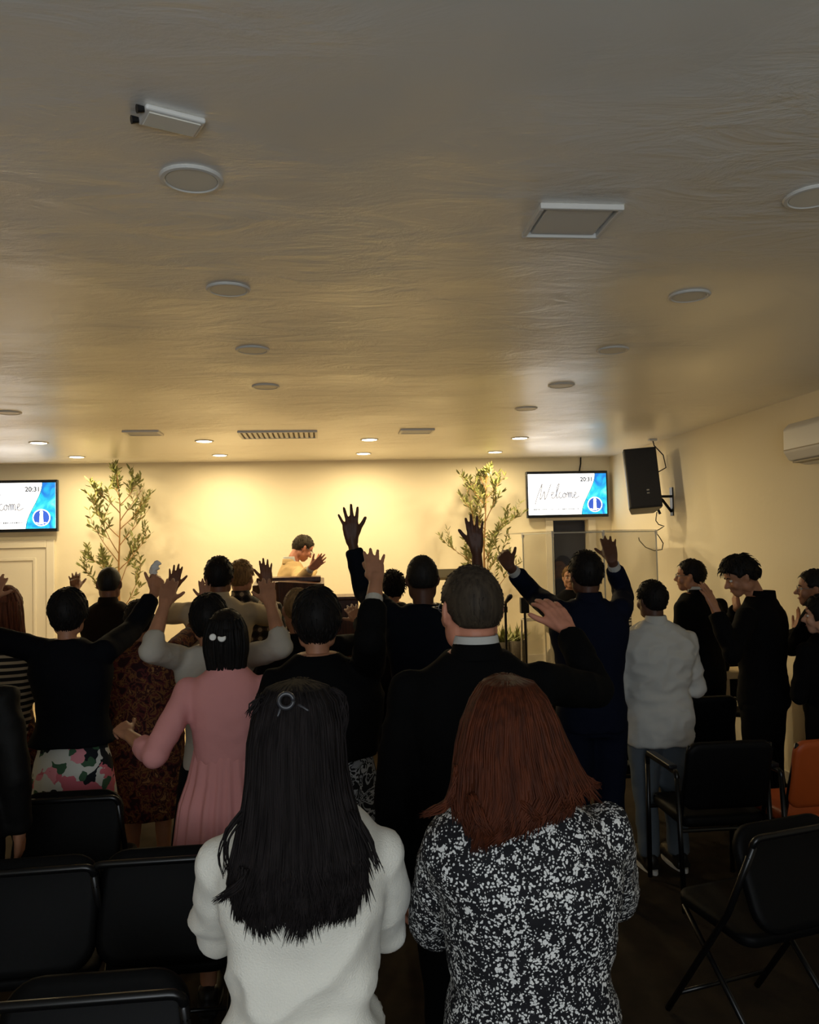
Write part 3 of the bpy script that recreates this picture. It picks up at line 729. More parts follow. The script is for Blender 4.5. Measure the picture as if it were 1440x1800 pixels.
# ------------------------------------------------------------------ people
def skin(n, rgb): return mat('skin_' + n, rgb, .5, spec=.35, bump=(120, .06, .002), var=(14, tuple(int(v*.9) for v in rgb)))
SK = {'tan': skin('tan', (176, 124, 94)), 'fair': skin('fair', (206, 156, 128)), 'brown': skin('brown', (122, 80, 58)), 'dark': skin('dark', (92, 60, 46)), 'rosy': skin('rosy', (204, 138, 112))}
def hairm(n, rgb, rough=.6, spec=.13):
    d = tuple(int(v*.7) for v in rgb)
    return mat('hair_' + n, rgb, rough, spec=spec, var=(9, d, (9, 9, .7)), bump=(16, .2, .004, (9, 9, .5)))
HR = {'black': hairm('black', (26, 23, 22)), 'darkbrown': hairm('dark_brown', (36, 32, 32), .75, .05), 'auburn': hairm('auburn', (80, 38, 20)), 'grey': hairm('greying', (66, 57, 46)),
      'blond': hairm('light_brown', (142, 112, 74)), 'red': hairm('reddish', (118, 66, 44)), 'buzz': hairm('cropped_black', (34, 32, 30), .6, .2)}
def cloth(n, rgb, rough=.85, sc=22, st=.35): return mat('cloth_' + n, rgb, rough, spec=.08, bump=(sc, st, .006))
CL = {'sweater': mat('cloth_white_knit', (230, 227, 216), .9, spec=.15, bump=(260, .5, .004), sheen=.15), 'black': cloth('black_suit', (9, 9, 10)), 'blacksoft': cloth('soft_black', (9, 9, 10)),
      'navy': cloth('dark_navy', (15, 19, 28)), 'navysuit': cloth('navy_suit', (14, 19, 36)), 'pink': cloth('dusty_pink', (214, 148, 145), .85, 30, .3), 'white': cloth('white_shirt', (188, 188, 184), .8, 14, .5),
      'beige': cloth('beige_shirt', (176, 160, 134), .8, 14, .4), 'grey_knit': cloth('pale_grey_knit', (176, 170, 158), .9, 60, .3), 'tan': cloth('tan_suit', (196, 168, 122), .8, 14, .4),
      'jeans': cloth('grey_jeans', (96, 104, 112), .85, 50, .3), 'darkbrown': cloth('brown_black_jacket', (30, 23, 18)), 'charcoal': cloth('charcoal', (18, 18, 20)), 'leather': mat('dark_leather', (14, 13, 12), .65, spec=.15, bump=(14, .5, .01)),
      'darkjacket': cloth('blue_black_jacket', (12, 13, 18))}
def stops_noise(nm, scale, stops, rough=.85, dist=0, detail=2, kind='noise'):
    def bld(nt, tc):
        if kind == 'noise':
            n = node(nt, 'ShaderNodeTexNoise', i_Scale=scale, i_Detail=detail, i_Distortion=dist); nt.links.new(tc.outputs['Object'], n.inputs['Vector']); return cramp(nt, n.outputs['Fac'], stops, 'CONSTANT')
    CL[nm] = ramp_mat('cloth_' + nm, rough, bld)
def b_bw(nt, tc):
    v = node(nt, 'ShaderNodeTexVoronoi', i_Scale=165, i_Randomness=1); n = node(nt, 'ShaderNodeTexNoise', i_Scale=60, i_Detail=3)
    nt.links.new(tc.outputs['Object'], n.inputs['Vector'])
    ad = node(nt, 'ShaderNodeVectorMath', operation='MULTIPLY_ADD'); ad.inputs[1].default_value = (.016,)*3
    nt.links.new(n.outputs['Color'], ad.inputs[0]); nt.links.new(tc.outputs['Object'], ad.inputs[2]); nt.links.new(ad.outputs[0], v.inputs['Vector'])
    n2 = node(nt, 'ShaderNodeTexNoise', i_Scale=52, i_Detail=2); nt.links.new(tc.outputs['Object'], n2.inputs['Vector'])
    m1 = node(nt, 'ShaderNodeMath', operation='MULTIPLY_ADD'); m1.inputs[1].default_value = -1.1; m1.inputs[2].default_value = .555
    nt.links.new(n2.outputs['Fac'], m1.inputs[0])
    s = node(nt, 'ShaderNodeMath', operation='ADD'); nt.links.new(v.outputs['Distance'], s.inputs[0]); nt.links.new(m1.outputs[0], s.inputs[1])
    return cramp(nt, s.outputs[0], [(.0, (218, 218, 216)), (.34, (216, 216, 214)), (.42, (24, 24, 28)), (1, (20, 20, 24))])
CL['bwprint'] = ramp_mat('cloth_black_white_print', .8, b_bw)
def b_floral(nt, tc):
    n = node(nt, 'ShaderNodeTexNoise', i_Scale=15, i_Detail=2); nt.links.new(tc.outputs['Object'], n.inputs['Vector'])
    ad = node(nt, 'ShaderNodeVectorMath', operation='MULTIPLY_ADD'); ad.inputs[1].default_value = (.1,)*3
    nt.links.new(n.outputs['Color'], ad.inputs[0]); nt.links.new(tc.outputs['Object'], ad.inputs[2])
    v = node(nt, 'ShaderNodeTexVoronoi', i_Scale=17); nt.links.new(ad.outputs[0], v.inputs['Vector'])
    sep = node(nt, 'ShaderNodeSeparateColor'); nt.links.new(v.outputs['Color'], sep.inputs[0])
    return cramp(nt, sep.outputs[0], [(0, (206, 108, 120)), (.26, (60, 92, 66)), (.44, (206, 206, 196)), (.72, (22, 26, 30)), (.86, (222, 142, 150))], 'CONSTANT')
CL['floral'] = ramp_mat('cloth_pink_floral', .8, b_floral)
stops_noise('brownprint', 22, [(0, (40, 16, 18)), (.42, (84, 34, 32)), (.5, (112, 74, 40)), (.56, (58, 26, 24)), (.64, (140, 100, 60))], detail=3, dist=1)
stops_noise('bwleaf', 20, [(0, (18, 18, 22)), (.47, (150, 152, 156)), (.55, (24, 24, 28)), (.62, (130, 132, 138))], detail=2, dist=1.5)
def b_stripe(nt, tc):
    wv = node(nt, 'ShaderNodeTexWave', i_Scale=9, bands_direction='Z'); nt.links.new(tc.outputs['Object'], wv.inputs['Vector'])
    return cramp(nt, wv.outputs['Fac'], [(0, (28, 24, 22)), (.6, (176, 160, 132))], 'CONSTANT')
CL['stripe'] = ramp_mat('cloth_striped', .8, b_stripe)
def b_plaid(nt, tc):
    out = None
    for ax in 'XZ':
        wv = node(nt, 'ShaderNodeTexWave', i_Scale=5, bands_direction=ax); nt.links.new(tc.outputs['Object'], wv.inputs['Vector'])
        if out is None: out = wv.outputs['Fac']
        else:
            a = node(nt, 'ShaderNodeMath', operation='ADD'); nt.links.new(out, a.inputs[0]); nt.links.new(wv.outputs['Fac'], a.inputs[1])
            h = node(nt, 'ShaderNodeMath', operation='MULTIPLY'); h.inputs[1].default_value = .5; nt.links.new(a.outputs[0], h.inputs[0]); out = h.outputs[0]
    return cramp(nt, out, [(0, (26, 24, 26)), (.45, (60, 52, 48)), (.75, (150, 136, 116))], 'CONSTANT')
CL['plaid'] = ramp_mat('cloth_plaid', .8, b_plaid)
EYEW = mat('eye_white', (222, 216, 208), .25); IRIS = mat('eye_iris', (40, 26, 18), .2); LIP = mat('lip', (150, 84, 74), .5); BROWM = mat('brow_hair', (34, 27, 24), .8)
SHOEM = mat('dark_shoe_leather', (24, 22, 21), .45); SOLEM = mat('pale_shoe_sole', (206, 204, 198), .6); SOLED = mat('dark_shoe_sole', (16, 15, 15), .7)

def shoe_mesh():
    b = MB(); b.ell((0, .06, .045), (.045, .14, .05)); b.ell((0, -.05, .06), (.04, .06, .06)); b.box((-.04, -.1, .012), (.04, .16, .05)); b.tube([(0, -.045, .05), (0, -.05, .11)], .042, 12)
    me = remesh(b, .009, 3); smooth(me); me.name = 'shoe'; return me
SHOE = shoe_mesh(); SHOE.materials.append(SHOEM)
def sole_mesh(m):
    b = MB(); r = []
    for z in (0, .024):
        r.append([Vector((.046*math.cos(a)*(1 + .12*math.sin(a)), .03 + .155*math.sin(a), z)) for a in [2*math.pi*i/24 for i in range(24)]])
    b.rings(r); me = b.mesh('sole'); fix_normals(me); me.materials.append(m); return me
SOLE_W, SOLE_D = sole_mesh(SOLEM), sole_mesh(SOLED)

def sring(c, hw, hd, r, f, n=30, e=2.4, yo=0.0):
    out = []
    for i in range(n):
        a = 2*math.pi*i/n; ca, sa = math.cos(a), math.sin(a)
        x = math.copysign(abs(ca)**(2/e), ca)*hw; y = math.copysign(abs(sa)**(2/e), sa)*hd + yo
        out.append(c + r*x + f*y)
    return out
BASE = [(.47,.096,.074), (.52,.099,.077), (.60,.088,.066), (.66,.093,.07), (.72,.104,.075), (.765,.112,.073), (.798,.108,.066), (.824,.09,.056), (.844,.064,.048), (.862,.044,.042)]
def interp(tbl, z):
    if z <= tbl[0][0]: return tbl[0][1:]
    for a, b in zip(tbl, tbl[1:]):
        if z <= b[0]:
            t = (z - a[0])/(b[0] - a[0]); return tuple(a[i] + (b[i] - a[i])*t for i in range(1, len(a)))
    return tbl[-1][1:]

def hand_pieces(b, wrist, tip, dorsal, side, size, curl=.1, spread=1.0, thumb=1.0):
    """side +1 right hand, -1 left hand"""
    Z = (tip - wrist).normalized(); Y = (dorsal - Z*dorsal.dot(Z)).normalized()
    X = Y.cross(Z) if side > 0 else Z.cross(Y)
    s = size / .18
    def T(x, y, z): return wrist + (X*x + Y*y + Z*z)*s
    base = [(.0275, .085, .075, 6), (.0095, .089, .085, 1), (-.010, .085, .079, -5), (-.0275, .076, .062, -12)]
    rad = [.0092, .0095, .009, .0078]
    for k, (x, z, L, a) in enumerate(base):
        b.tube([T(x*.45, 0, -.005), T(x*.8, .004, z*.5), T(x, .003, z)], [.017*s, .0155*s, .0125*s], 8, True)
        a = math.radians(a*spread); d0 = Vector((math.sin(a), 0, math.cos(a)))
        p = Vector((x, .003, z)); pts = [T(*p)]; th = curl*.4
        for q, fr in enumerate((.44, .3, .26)):
            th += curl*(1.0 if q else .6)
            dd = d0*math.cos(th) + Vector((0, -1, 0))*math.sin(th)
            p = p + dd*L*fr; pts.append(T(*p))
        r = rad[k]*s; b.tube(pts, [r*1.08, r, r*.92, r*.78], 8, True)
    b.tube([T(.012, -.004, .012), T(.030, -.008, .045), T(.044*thumb, -.012, .066)], [.016*s, .0165*s, .0125*s], 8, True)
    b.tube([T(.040*thumb, -.012, .060), T(.060*thumb, -.016, .084), T(.074*thumb, -.017, .106)], [.0125*s, .0105*s, .0085*s], 8, True)
    b.ell((0,0,0), (.034*s, .014*s, .045*s), Matrix.Translation(T(0, 0, .05)) @ Matrix((X, Y, Z)).transposed().to_4x4())

def on_ray(px, py, c, L, sg):
    d = ray(px, py).normalized(); oc = CAM - c; bb = d.dot(oc); cc = oc.dot(oc) - L*L; disc = bb*bb - cc
    if disc < 0:
        p = CAM + d*(-bb); k = (p - c).length / L
        return (c + (p - c)*(min(k, 1.13)/k)), k
    return CAM + d*(-bb + sg*math.sqrt(disc)), 1.0

def head_matrix(neck, s, yaw, pitch, roll):
    return Matrix.Translation(neck) @ Matrix.Rotation(yaw, 4, 'Z') @ Matrix.Rotation(pitch, 4, 'X') @ Matrix.Rotation(roll, 4, 'Y') @ Matrix.Scale(s, 4) @ Matrix.Translation((0, .02, -.03))

def head_pieces(M, neck_to, fem, nr):
    b = MB()
    b.ell((0, -.008, .135), (.0755, .097, .096), M, 20, 14)
    b.ell((0, .032, .08), (.056, .056, .07), M, 16, 10)
    b.ell((0, .06, .035), (.036, .032, .034), M, 12, 8)
    b.ell((0, .055, .148), (.058, .036, .045), M, 14, 8)
    for s in (-1, 1):
        b.ell((s*.036, .066, .085), (.024, .022, .028), M, 12, 8)
        b.ell((s*.052, .0, .06), (.02, .04, .045), M, 12, 8)
        Me = M @ Matrix.Translation((s*.079, -.008, .108)) @ Matrix.Rotation(s*.45, 4, 'Z') @ Matrix.Rotation(.15, 4, 'X')
        b.ell((0, 0, 0), (.009, .020, .033), Me, 12, 8)
    b.tube([M @ Vector((0, .083, .128)), M @ Vector((0, .1, .105)), M @ Vector((0, .112, .088))], [.008, .0105, .0135], 10, True)
    for s in (-1, 1): b.ell((s*.012, .098, .084), (.009, .011, .008), M, 8, 6)
    b.ell((0, .088, .059), (.024, .010, .007), M, 10, 6); b.ell((0, .086, .047), (.021, .010, .007), M, 10, 6)
    b.tube([M @ Vector((0, -.022, .075)), M @ Vector((0, -.026, .0)), neck_to], [nr, nr*.97, nr*1.15], 14)
    return b

def hair_cap(M, thick=.008, tuft=(240, .022, .0026, .3), nape=.055, ear=.125, front=.182, rough=.0025, freq=55, nu=44, nv=30, extra=None, back=0):
    V = []; Fc = []
    tb = [(-.12, nape), (-.05, nape), (-.028, nape + .02), (-.01, ear), (.03, ear - .01), (.045, (ear + front)/2), (.07, front), (.2, front)]
    for k in range(nv + 1):
        th = math.pi*(k + .01)/(nv + .02)
        for i in range(nu):
            a = 2*math.pi*i/nu
            d = Vector((math.sin(th)*math.cos(a), math.sin(th)*math.sin(a), math.cos(th)))
            p = Vector((d.x*.0765, d.y*.098 - .008, d.z*.097 + .135))
            thr = interp([(q, z) for q, z in tb], p.y)[0]
            m = max(0, min(1, (p.z - thr)/.014 + .3)); m = m*m*(3 - 2*m)
            tk = thick*(1 + (extra(p) if extra else 0)) + rough*noise.noise(Vector((p.x*freq*1.6, p.y*freq, p.z*freq*.5))) + rough*.6*noise.noise(p*freq*2.5)
            if p.y < -.03: tk += back
            q = Vector((d.x*(.0765 + tk), d.y*(.098 + tk) - .008, d.z*(.097 + tk) + .135))*m + Vector((d.x*.062, d.y*.082 - .008, d.z*.085 + .135))*(1 - m)
            V.append(M @ q)
    for k in range(nv):
        for i in range(nu):
            j = (i+1) % nu; Fc.append((k*nu+i, (k+1)*nu+i, (k+1)*nu+j, k*nu+j))
    Fc.append(tuple(range(nu))); Fc.append(tuple(nv*nu + i for i in range(nu))[::-1])
    b = MB(); b.add(V, Fc)
    rs = random.Random(nape*1000 + thick*7777); Mi = M.inverted(); cnt = 0; tr_ = 0
    while tuft and cnt < tuft[0] and tr_ < 6000:
        tr_ += 1; i = rs.randrange(len(V)); k = i // nu
        if k < 1 or k > nv - 2: continue
        l = Mi @ Vector(V[i]); thr = interp(tb, l.y)[0]
        if l.z < thr + .012: continue
        c0 = Vector((0, -.008, .135)); n_ = (l - c0); n_ = Vector((n_.x/.0765**2, n_.y/.098**2, n_.z/.097**2)).normalized()
        crown = Vector((0, -.05, .25)); t_ = (l - crown); t_ = (t_ - n_*t_.dot(n_)).normalized()
        t_ = (t_ + n_.cross(t_)*rs.uniform(-.45, .45)).normalized(); Lh = tuft[1]*rs.uniform(.6, 1.2); r0 = tuft[2]*rs.uniform(.7, 1.2)
        a_ = l - n_*.003; m_ = l + t_*Lh*.5 + n_*(Lh*tuft[3]*.5 - Lh*Lh*.9); e_ = l + t_*Lh + n_*(Lh*tuft[3]*.7 - Lh*Lh*4.2)
        b.tube([M @ a_, M @ m_, M @ e_], [r0, r0*.9, r0*.15], 4); cnt += 1
    return b

def drape(b, rings, nlock, rs, ends=.04, rad=.007, jit=.006, span=85, sub_=(0, .5), seg=5):
    """rings: list of (centre, hw, hd, r, f) from the crown down; adds a core and locks lying over its back"""
    b.rings([sring(c, hw*.93, hd*.9, r, f, 28, 2.2) for c, hw, hd, r, f in rings])
    n = len(rings)
    for k in range(nlock):
        u = rs.uniform(-1, 1); ph = math.radians(u*span); pts = []; ra = []
        st = rs.choice((0, 0, 1, 1, 2)); off = rs.uniform(.96, 1.05); drift = rs.uniform(-.1, .1); sd = rs.uniform(0, 99)
        stop = n - rs.choice((0, 0, 0, 0, 1, 1, 2))
        for q in range(st, stop):
            c, hw, hd, r, f = rings[q]; t = q/(n - 1); a = ph + drift*t
            p = c + r*(hw*math.sin(a)*off) - f*(hd*math.cos(a)*off) + Vector((noise.noise(Vector((sd, t*3, 0))), noise.noise(Vector((sd, t*3, 7))), 0))*jit
            pts.append(p); ra.append(rad*(1 - .35*t)*rs.uniform(.85, 1.1))
        if len(pts) < 3: continue
        d = (pts[-1] - pts[-2]).normalized() + Vector((rs.uniform(-.35, .35), rs.uniform(-.1, .06), 0)); e = (rs.uniform(.15, .6) + max(0, .5 + 1.1*noise.noise(Vector((u*3.7, 5.1, sd*0))) + .5*noise.noise(Vector((u*9, 1.3, 0)))))*ends
        pts += [pts[-1] + d*e*.6, pts[-1] + d*e]; ra += [ra[-1]*.6, ra[-1]*.12]
        # resample smoothly
        P3 = [np.array(p) for p in pts]; sp = []; sr = []
        Q = [P3[0]] + P3 + [P3[-1]]
        for i in range(1, len(Q) - 2):
            p0, p1, p2, p3 = Q[i-1:i+3]
            for t in sub_:
                sp.append(Vector(.5*((2*p1) + (-p0+p2)*t + (2*p0-5*p1+4*p2-p3)*t*t + (-p0+3*p1-3*p2+p3)*t**3))); sr.append(ra[i-1]*(1-t) + ra[min(i, len(ra)-1)]*t)
        sp.append(pts[-1]); sr.append(ra[-1])
        b.tube(sp, sr, seg)

def person(label, top, Y, z0=0.0, yaw=0, sw=1.0, girth=1.0, hs=1.0, hy=0, hp=0, hr=0, sk='tan', hair=('short', 'black'), shirt='black', tname='jacket', sleeve=1.93, hem=.47, hemw=None, loose=1.0,
           bottom='trousers', bmat='black', bhem=.3, btop=.6, L='down', R='down', bx=None, tilt=0, collar=None, inner=None, cuff=None, fold=.003, voxel=.013, shoes='dark', glasses=False, seated=False, H=None, armr=1.0, fem=False, group=None, fy=.0, slope=0):
    HT = P(top[0], top[1], Y)
    if H is None: H = HT.z - z0
    else: z0 = HT.z - H
    X0 = P(bx[0], bx[1], Y).x if bx else HT.x
    ya = math.radians(yaw); r = Vector((math.cos(ya), math.sin(ya), 0)); f = Vector((-math.sin(ya), math.cos(ya), 0)); up = Vector((0, 0, 1))
    O = Vector((X0, Y, z0 if not seated else STAGEZ)); dz = z0 - O.z
    def W(x, y, z): return r*(x*H) + f*(y*H) + up*(z*H + dz)          # body frame -> root-local
    hoff = HT - O - up*(H + dz)                                         # sideways offset of the head
    hoff.z = 0
    # head
    s = hs*.232/.232*H*.13/.2265
    s = max(.92, min(1.12, s)) if hs == 1.0 else s
    hyaw = ya + math.radians(hy)
    neck = hoff + up*(H + dz - .205*s) + f*fy
    M = head_matrix(neck, s, hyaw, math.radians(-hp), math.radians(hr))
    # drop the head so that its crown still meets the measured top
    crown = max((M @ Vector((0, -.008 + .1*math.cos(a), .135 + .104*math.sin(a)))).z for a in [math.pi*k/24 for k in range(25)])
    M = Matrix.Translation((0, 0, H + dz - crown)) @ M
    nr = .047 if fem else .055
    # arms
    arms = {}
    for nm, sd, A in (('L', -1, L), ('R', 1, R)):
        S = W(sd*.108*sw, 0, .797) + up*(sd*math.tan(math.radians(tilt))*.108*H - slope*H)
        l1, l2, lh = .178*H, .152*H, .105*H
        if A is None: continue
        if A == 'down':
            E = S + W(sd*.028, -.012, -.172) - up*dz; Wr = E + W(-sd*.008, .045, -.142) - up*dz; T = Wr + W(-sd*.01, .02, -.1) - up*dz; spec = dict(n=r*sd, curl=.35)
        elif A == 'fold':
            E = S + W(sd*.032, .01, -.165) - up*dz; Wr = W(sd*.02, .11, .645); T = Wr + W(-sd*.09, .01, .02) - up*dz; spec = dict(n=f, curl=.3)
        elif A == 'pray':
            E = S + W(sd*.03, .0, -.168) - up*dz; Wr = W(sd*.03, .13, .68); T = Wr + W(-sd*.02, .05, .09) - up*dz; spec = dict(n=r*sd, curl=.15)
        else:
            spec = dict(A)
            if spec.get('raise', True) and spec['e'][1] < 1e9:
                E0, _ = on_ray(*spec['e'], S + O, l1, spec.get('es', 1))
                rise = max(0, min(1, ((E0 - O).z - S.z + .1)/.25))
                S = S + up*(.03*H*rise) - r*(sd*.012*H*rise)
            E, k1 = on_ray(*spec['e'], S + O, l1, spec.get('es', 1))
            Wp, k2 = on_ray(*spec['w'], E, l2, spec.get('ws', 1))
            T, k3 = on_ray(*spec['t'], Wp, lh, spec.get('ts', 1))
            if max(k1, k2, k3) > 1.02: print('ARM %s %s: %.2f %.2f %.2f' % (label[:30], nm, k1, k2, k3))
            E, Wr, T = E - O, Wp - O, T - O
        nv = spec.get('n'); nv = Vector(nv) if nv is not None else (CAM - O - Wr)
        arms[nm] = (S, E, Wr, T, nv, spec, sd)
    # ---- body: one mesh
    parts = []
    neck_to = W(0, -.005, .80) + hoff*.3
    hb = head_pieces(M, neck_to, fem, nr*s)
    parts.append(remesh(hb, .0062 if Y < 3.6 else .0078, 3))
    tb = MB()
    k = .86*girth
    tb.rings([sring(W(0, 0, z) + hoff*max(0, min(1, (z - .72)/.14)), hw*sw*k*H, hd*k*H, r, f, 24) for z, hw, hd in BASE])
    if seated:
        hips = [W(-.05, 0, .5), W(.05, 0, .5)]
        for h_, sd in zip(hips, (-1, 1)):
            kn = h_ + f*(.24*H) + r*sd*.04*H; an = kn - up*(kn.z - .08) + f*.02
            tb.tube([h_, kn], [.052*H, .036*H], 12, True); tb.tube([kn, an], [.036*H, .022*H], 12, True); tb.tube([an, an + f*.12 - up*.04], .025*H, 8, True)
        legs = None
    else:
        legs = []
        for sd in (-1, 1):
            hp_ = W(sd*.05, 0, .485); kn = W(sd*.052, .008, .275); an = W(sd*.054, -.012, .045)
            tb.tube([hp_, hp_.lerp(kn, .5), kn, kn.lerp(an, .3), an], [.052*H*girth, .044*H*girth, .031*H, .031*H, .02*H], 12, True); tb.tube([an, an + f*.13 - up*(an.z - .035)], .022*H, 8, True)
            legs.append((hp_, kn, an))
    for S, E, Wr, T, nv, spec, sd in arms.values():
        tb.tube([S, S.lerp(E, .5), E], [.03*H*armr, .027*H*armr, .0235*H*armr], 10, True)
    parts.append(remesh(tb, .02, 4))
    for nm, (S, E, Wr, T, nv, spec, sd) in arms.items():
        b = MB(); ar = H/1.75*armr
        b.tube([E.lerp(S, .25), E, E.lerp(Wr, .3), E.lerp(Wr, .75), Wr, Wr.lerp(T, .12)], [.040*ar, .039*ar, .040*ar, .031*ar, .0255*ar, .024*ar], 12, True, )
        hand_pieces(b, Wr, T, nv, sd, .105*H*spec.get('hs', 1), spec.get('curl', .1), spec.get('spread', 1.0), spec.get('thumb', 1.0))
        parts.append(remesh(b, .0046 if Y < 3.3 else .0056, 2))
    me = join_meshes('person', parts); smooth(me)
    body = obj('person', me, SK[sk], loc=O); tag(body, label, 'person', group)
    # ---- face
    for sd in (-1, 1):
        b = MB(); b.ell((sd*.031, .0735, .1165), (.0145, .0125, .0085), M, 12, 8); e = obj('eye', b, EYEW, body, sm=True)
        b = MB(); b.ell((sd*.031, .0845, .1165), (.006, .0022, .006), M, 10, 6); obj('iris', b, IRIS, e, sm=True)
        b = MB(); b.tube([M @ Vector((sd*.014, .0905, .134)), M @ Vector((sd*.031, .088, .139)), M @ Vector((sd*.05, .076, .133))], [.003, .0036, .002], 6); obj('eyebrow', b, BROWM, body, sm=True)
    b = MB(); b.tube([M @ Vector((-.022, .088, .053)), M @ Vector((0, .098, .0535)), M @ Vector((.022, .088, .053))], [.002, .0035, .002], 6); obj('mouth', b, LIP, body, sm=True)
    # ---- hair
    style, hc = hair; hm = HR[hc]
    if style == 'short': obj('hair', hair_cap(M, .010), hm, body, sm=True)
    elif style == 'crop': obj('hair', hair_cap(M, .0045, tuft=(260, .014, .0018, .2), nape=.065, ear=.135, rough=.0012), hm, body, sm=True)
    elif style == 'bald': obj('hair', hair_cap(M, .002, tuft=None, nape=.06, ear=.12, front=.2, rough=.0006), hm, body, sm=True)
    elif style == 'fringe': obj('hair', hair_cap(M, .016, tuft=(320, .035, .0035, .45), nape=.06, ear=.12, front=.165, rough=.006, freq=38, extra=lambda p: 1.3*max(0, p.y/.1)*max(0, (p.z - .15)/.08)), hm, body, sm=True)
    elif style == 'curly': obj('hair', hair_cap(M, .022, tuft=(300, .024, .004, .9), nape=.045, ear=.1, front=.16, rough=.012, freq=60), hm, body, sm=True)
    elif style == 'full': obj('hair', hair_cap(M, .018, tuft=(420, .045, .0028, .12), nape=.028, ear=.085, front=.165, rough=.003, freq=40), hm, body, sm=True)
    elif style == 'bun':
        b = hair_cap(M, .014, nape=.045, ear=.09, front=.17, rough=.003, freq=45); b.ell((0, -.095, .1), (.04, .03, .038), M); obj('hair', b, hm, body, sm=True)
    elif style in ('bob', 'mid'):
        b = hair_cap(M, .012, tuft=(200, .03, .002, .05), nape=.04, ear=.08, front=.17, rough=.002, freq=40)
        rr = (M.to_3x3() @ Vector((1,0,0))).normalized(); ff = (M.to_3x3() @ Vector((0,1,0))).normalized()
        if style == 'bob': tbl = [(.2, .066, .075), (.16, .084, .1), (.11, .093, .106), (.06, .093, .1), (.02, .086, .09), (-.02, .08, .08), (-.038, .077, .075)]
        else: tbl = [(.2, .066, .075), (.15, .09, .1), (.09, .1, .106), (.03, .104, .1), (-.03, .11, .09), (-.09, .118, .08), (-.14, .12, .07)]
        rings = [(M @ Vector((0, -.03, z)), hw*s, hd*s*.8, rr, ff) for z, hw, hd in tbl]
        drape(b, rings, 150, random.Random(5), .018 if style == 'bob' else .05, .007, .003, 95); obj('hair', b, hm, body, sm=True)
    # ---- garments
    q = MB(); G = girth*loose
    tbl = BASE
    zs = [z for z in (.3, .36, .42, .47, .5, .53, .56, .6, .64, .68, .72, .765, .798, .82, .84, .858) if z > hem + .005]
    zs = [hem] + zs
    rings = []
    for z in zs:
        hw, hd = interp(tbl, z)
        if hemw and z < .62:
            t = max(0, min(1, (.62 - z)/(.62 - hem))); hw = hw*(1 - t) + hemw[0]*t/ (sw*G); hd = hd*(1 - t) + hemw[1]*t/G
        g = G if z < .77 else 1 + (G - 1)*max(0, (.858 - z)/.09)
        c = W(0, 0, z) + hoff*max(0, min(1, (z - .72)/.14))
        rings.append(sring(c, hw*sw*H*g, hd*H*g, r, f, 32))
    q.rings(rings)
    for nm, (S, E, Wr, T, nv, spec, sd) in arms.items():
        sl = spec.get('sleeve', sleeve); a1 = .037*H*armr*(1 + (loose - 1)*.6)
        q.ell(tuple(S), (.036*H*armr, .036*H*armr, .034*H*armr))
        inn = W(sd*.055*sw, 0, .78 - slope*.5)
        if sl > 1:
            pts = [inn, S, S.lerp(E, .5), E, E.lerp(Wr, (sl - 1)*.5), E.lerp(Wr, sl - 1)]
            q.tube(pts, [a1*1.0, a1, a1*.95, a1*.88, a1*.84, a1*.74], 14, False)
            q.ell(tuple(E), (a1*.86,)*3)
        else: q.tube([inn, S, S.lerp(E, sl*.6), S.lerp(E, sl)], [a1, a1, a1*1.0, a1*1.02], 14)
    gm = remesh(q, voxel, 5)
    if fold: displace(gm, fold, 9, (1, 1, 1.5), True, random.random()*50); 
    smooth(gm); obj(tname, gm, CL[shirt], body)
    if collar:
        b = MB(); cc = neck_to + hoff*.5
        c0 = W(0, -.012, .848) + hoff*.8; c1 = W(0, -.014, .871 if inner else .876) + hoff*.95
        rad = nr*s
        b.rings([sring(c0, rad*1.35, rad*1.3, r, f, 24, 2), sring(c1, rad*1.13, rad*1.16, r, f, 24, 2), sring(c1 + up*.003, rad*1.06, rad*1.08, r, f, 24, 2), sring(c0, rad*1.1, rad*1.1, r, f, 24, 2)], cap=False)
        obj('collar', b, CL[collar], body, sm=True)
    if inner:
        b = MB(); rad = nr*s; c0 = W(0, -.008, .856) + hoff*.85; c1 = W(0, -.012, .884) + hoff
        b.rings([sring(c0, rad*1.2, rad*1.2, r, f, 24, 2), sring(c1, rad*1.06, rad*1.1, r, f, 24, 2), sring(c1 + up*.002, rad*1.02, rad*1.04, r, f, 24, 2), sring(c0, rad*1.02, rad*1.02, r, f, 24, 2)], cap=False)
        obj('shirt_collar', b, CL[inner], body, sm=True)
    if cuff:
        for nm, (S, E, Wr, T, nv, spec, sd) in arms.items():
            if not spec.get('cuff', True): continue
            a = E.lerp(Wr, spec.get('sleeve', sleeve) - 1 - .02); c = E.lerp(Wr, spec.get('sleeve', sleeve) - 1 + .11)
            b = MB(); b.tube([a, c], [.034*H/1.75, .033*H/1.75], 16); obj('shirt_cuff', b, CL[cuff], body)
    if bottom == 'trousers':
        b = MB()
        if seated:
            for h_, sd in zip(hips, (-1, 1)):
                kn = h_ + f*(.24*H) + r*sd*.04*H; an = kn - up*(kn.z - .1) + f*.02
                b.tube([h_ - f*.03, kn], [.058*H, .045*H], 12, True); b.tube([kn, an], [.045*H, .034*H], 12, True)
        else:
            for (hp_, kn, an) in legs:
                b.tube([hp_ + up*.02, hp_.lerp(kn, .5), kn, kn.lerp(an, .5), an + up*.0], [.058*H*girth, .052*H*girth, .042*H*girth, .039*H, .036*H], 14)
            b.rings([sring(W(0, 0, z), hw*.97*H*sw*girth, hd*.97*H*girth, r, f, 24) for z, hw, hd in ((.46, .09, .07), (.5, .096, .074), (.56, .09, .068), (.6, .084, .06))])
        m2 = remesh(b, .017, 4); displace(m2, .004, 9, (1, 1, .8), True, 3.3); smooth(m2); obj('trousers', m2, CL[bmat], body)
    elif bottom == 'skirt':
        b = MB(); n = 96; rs = []
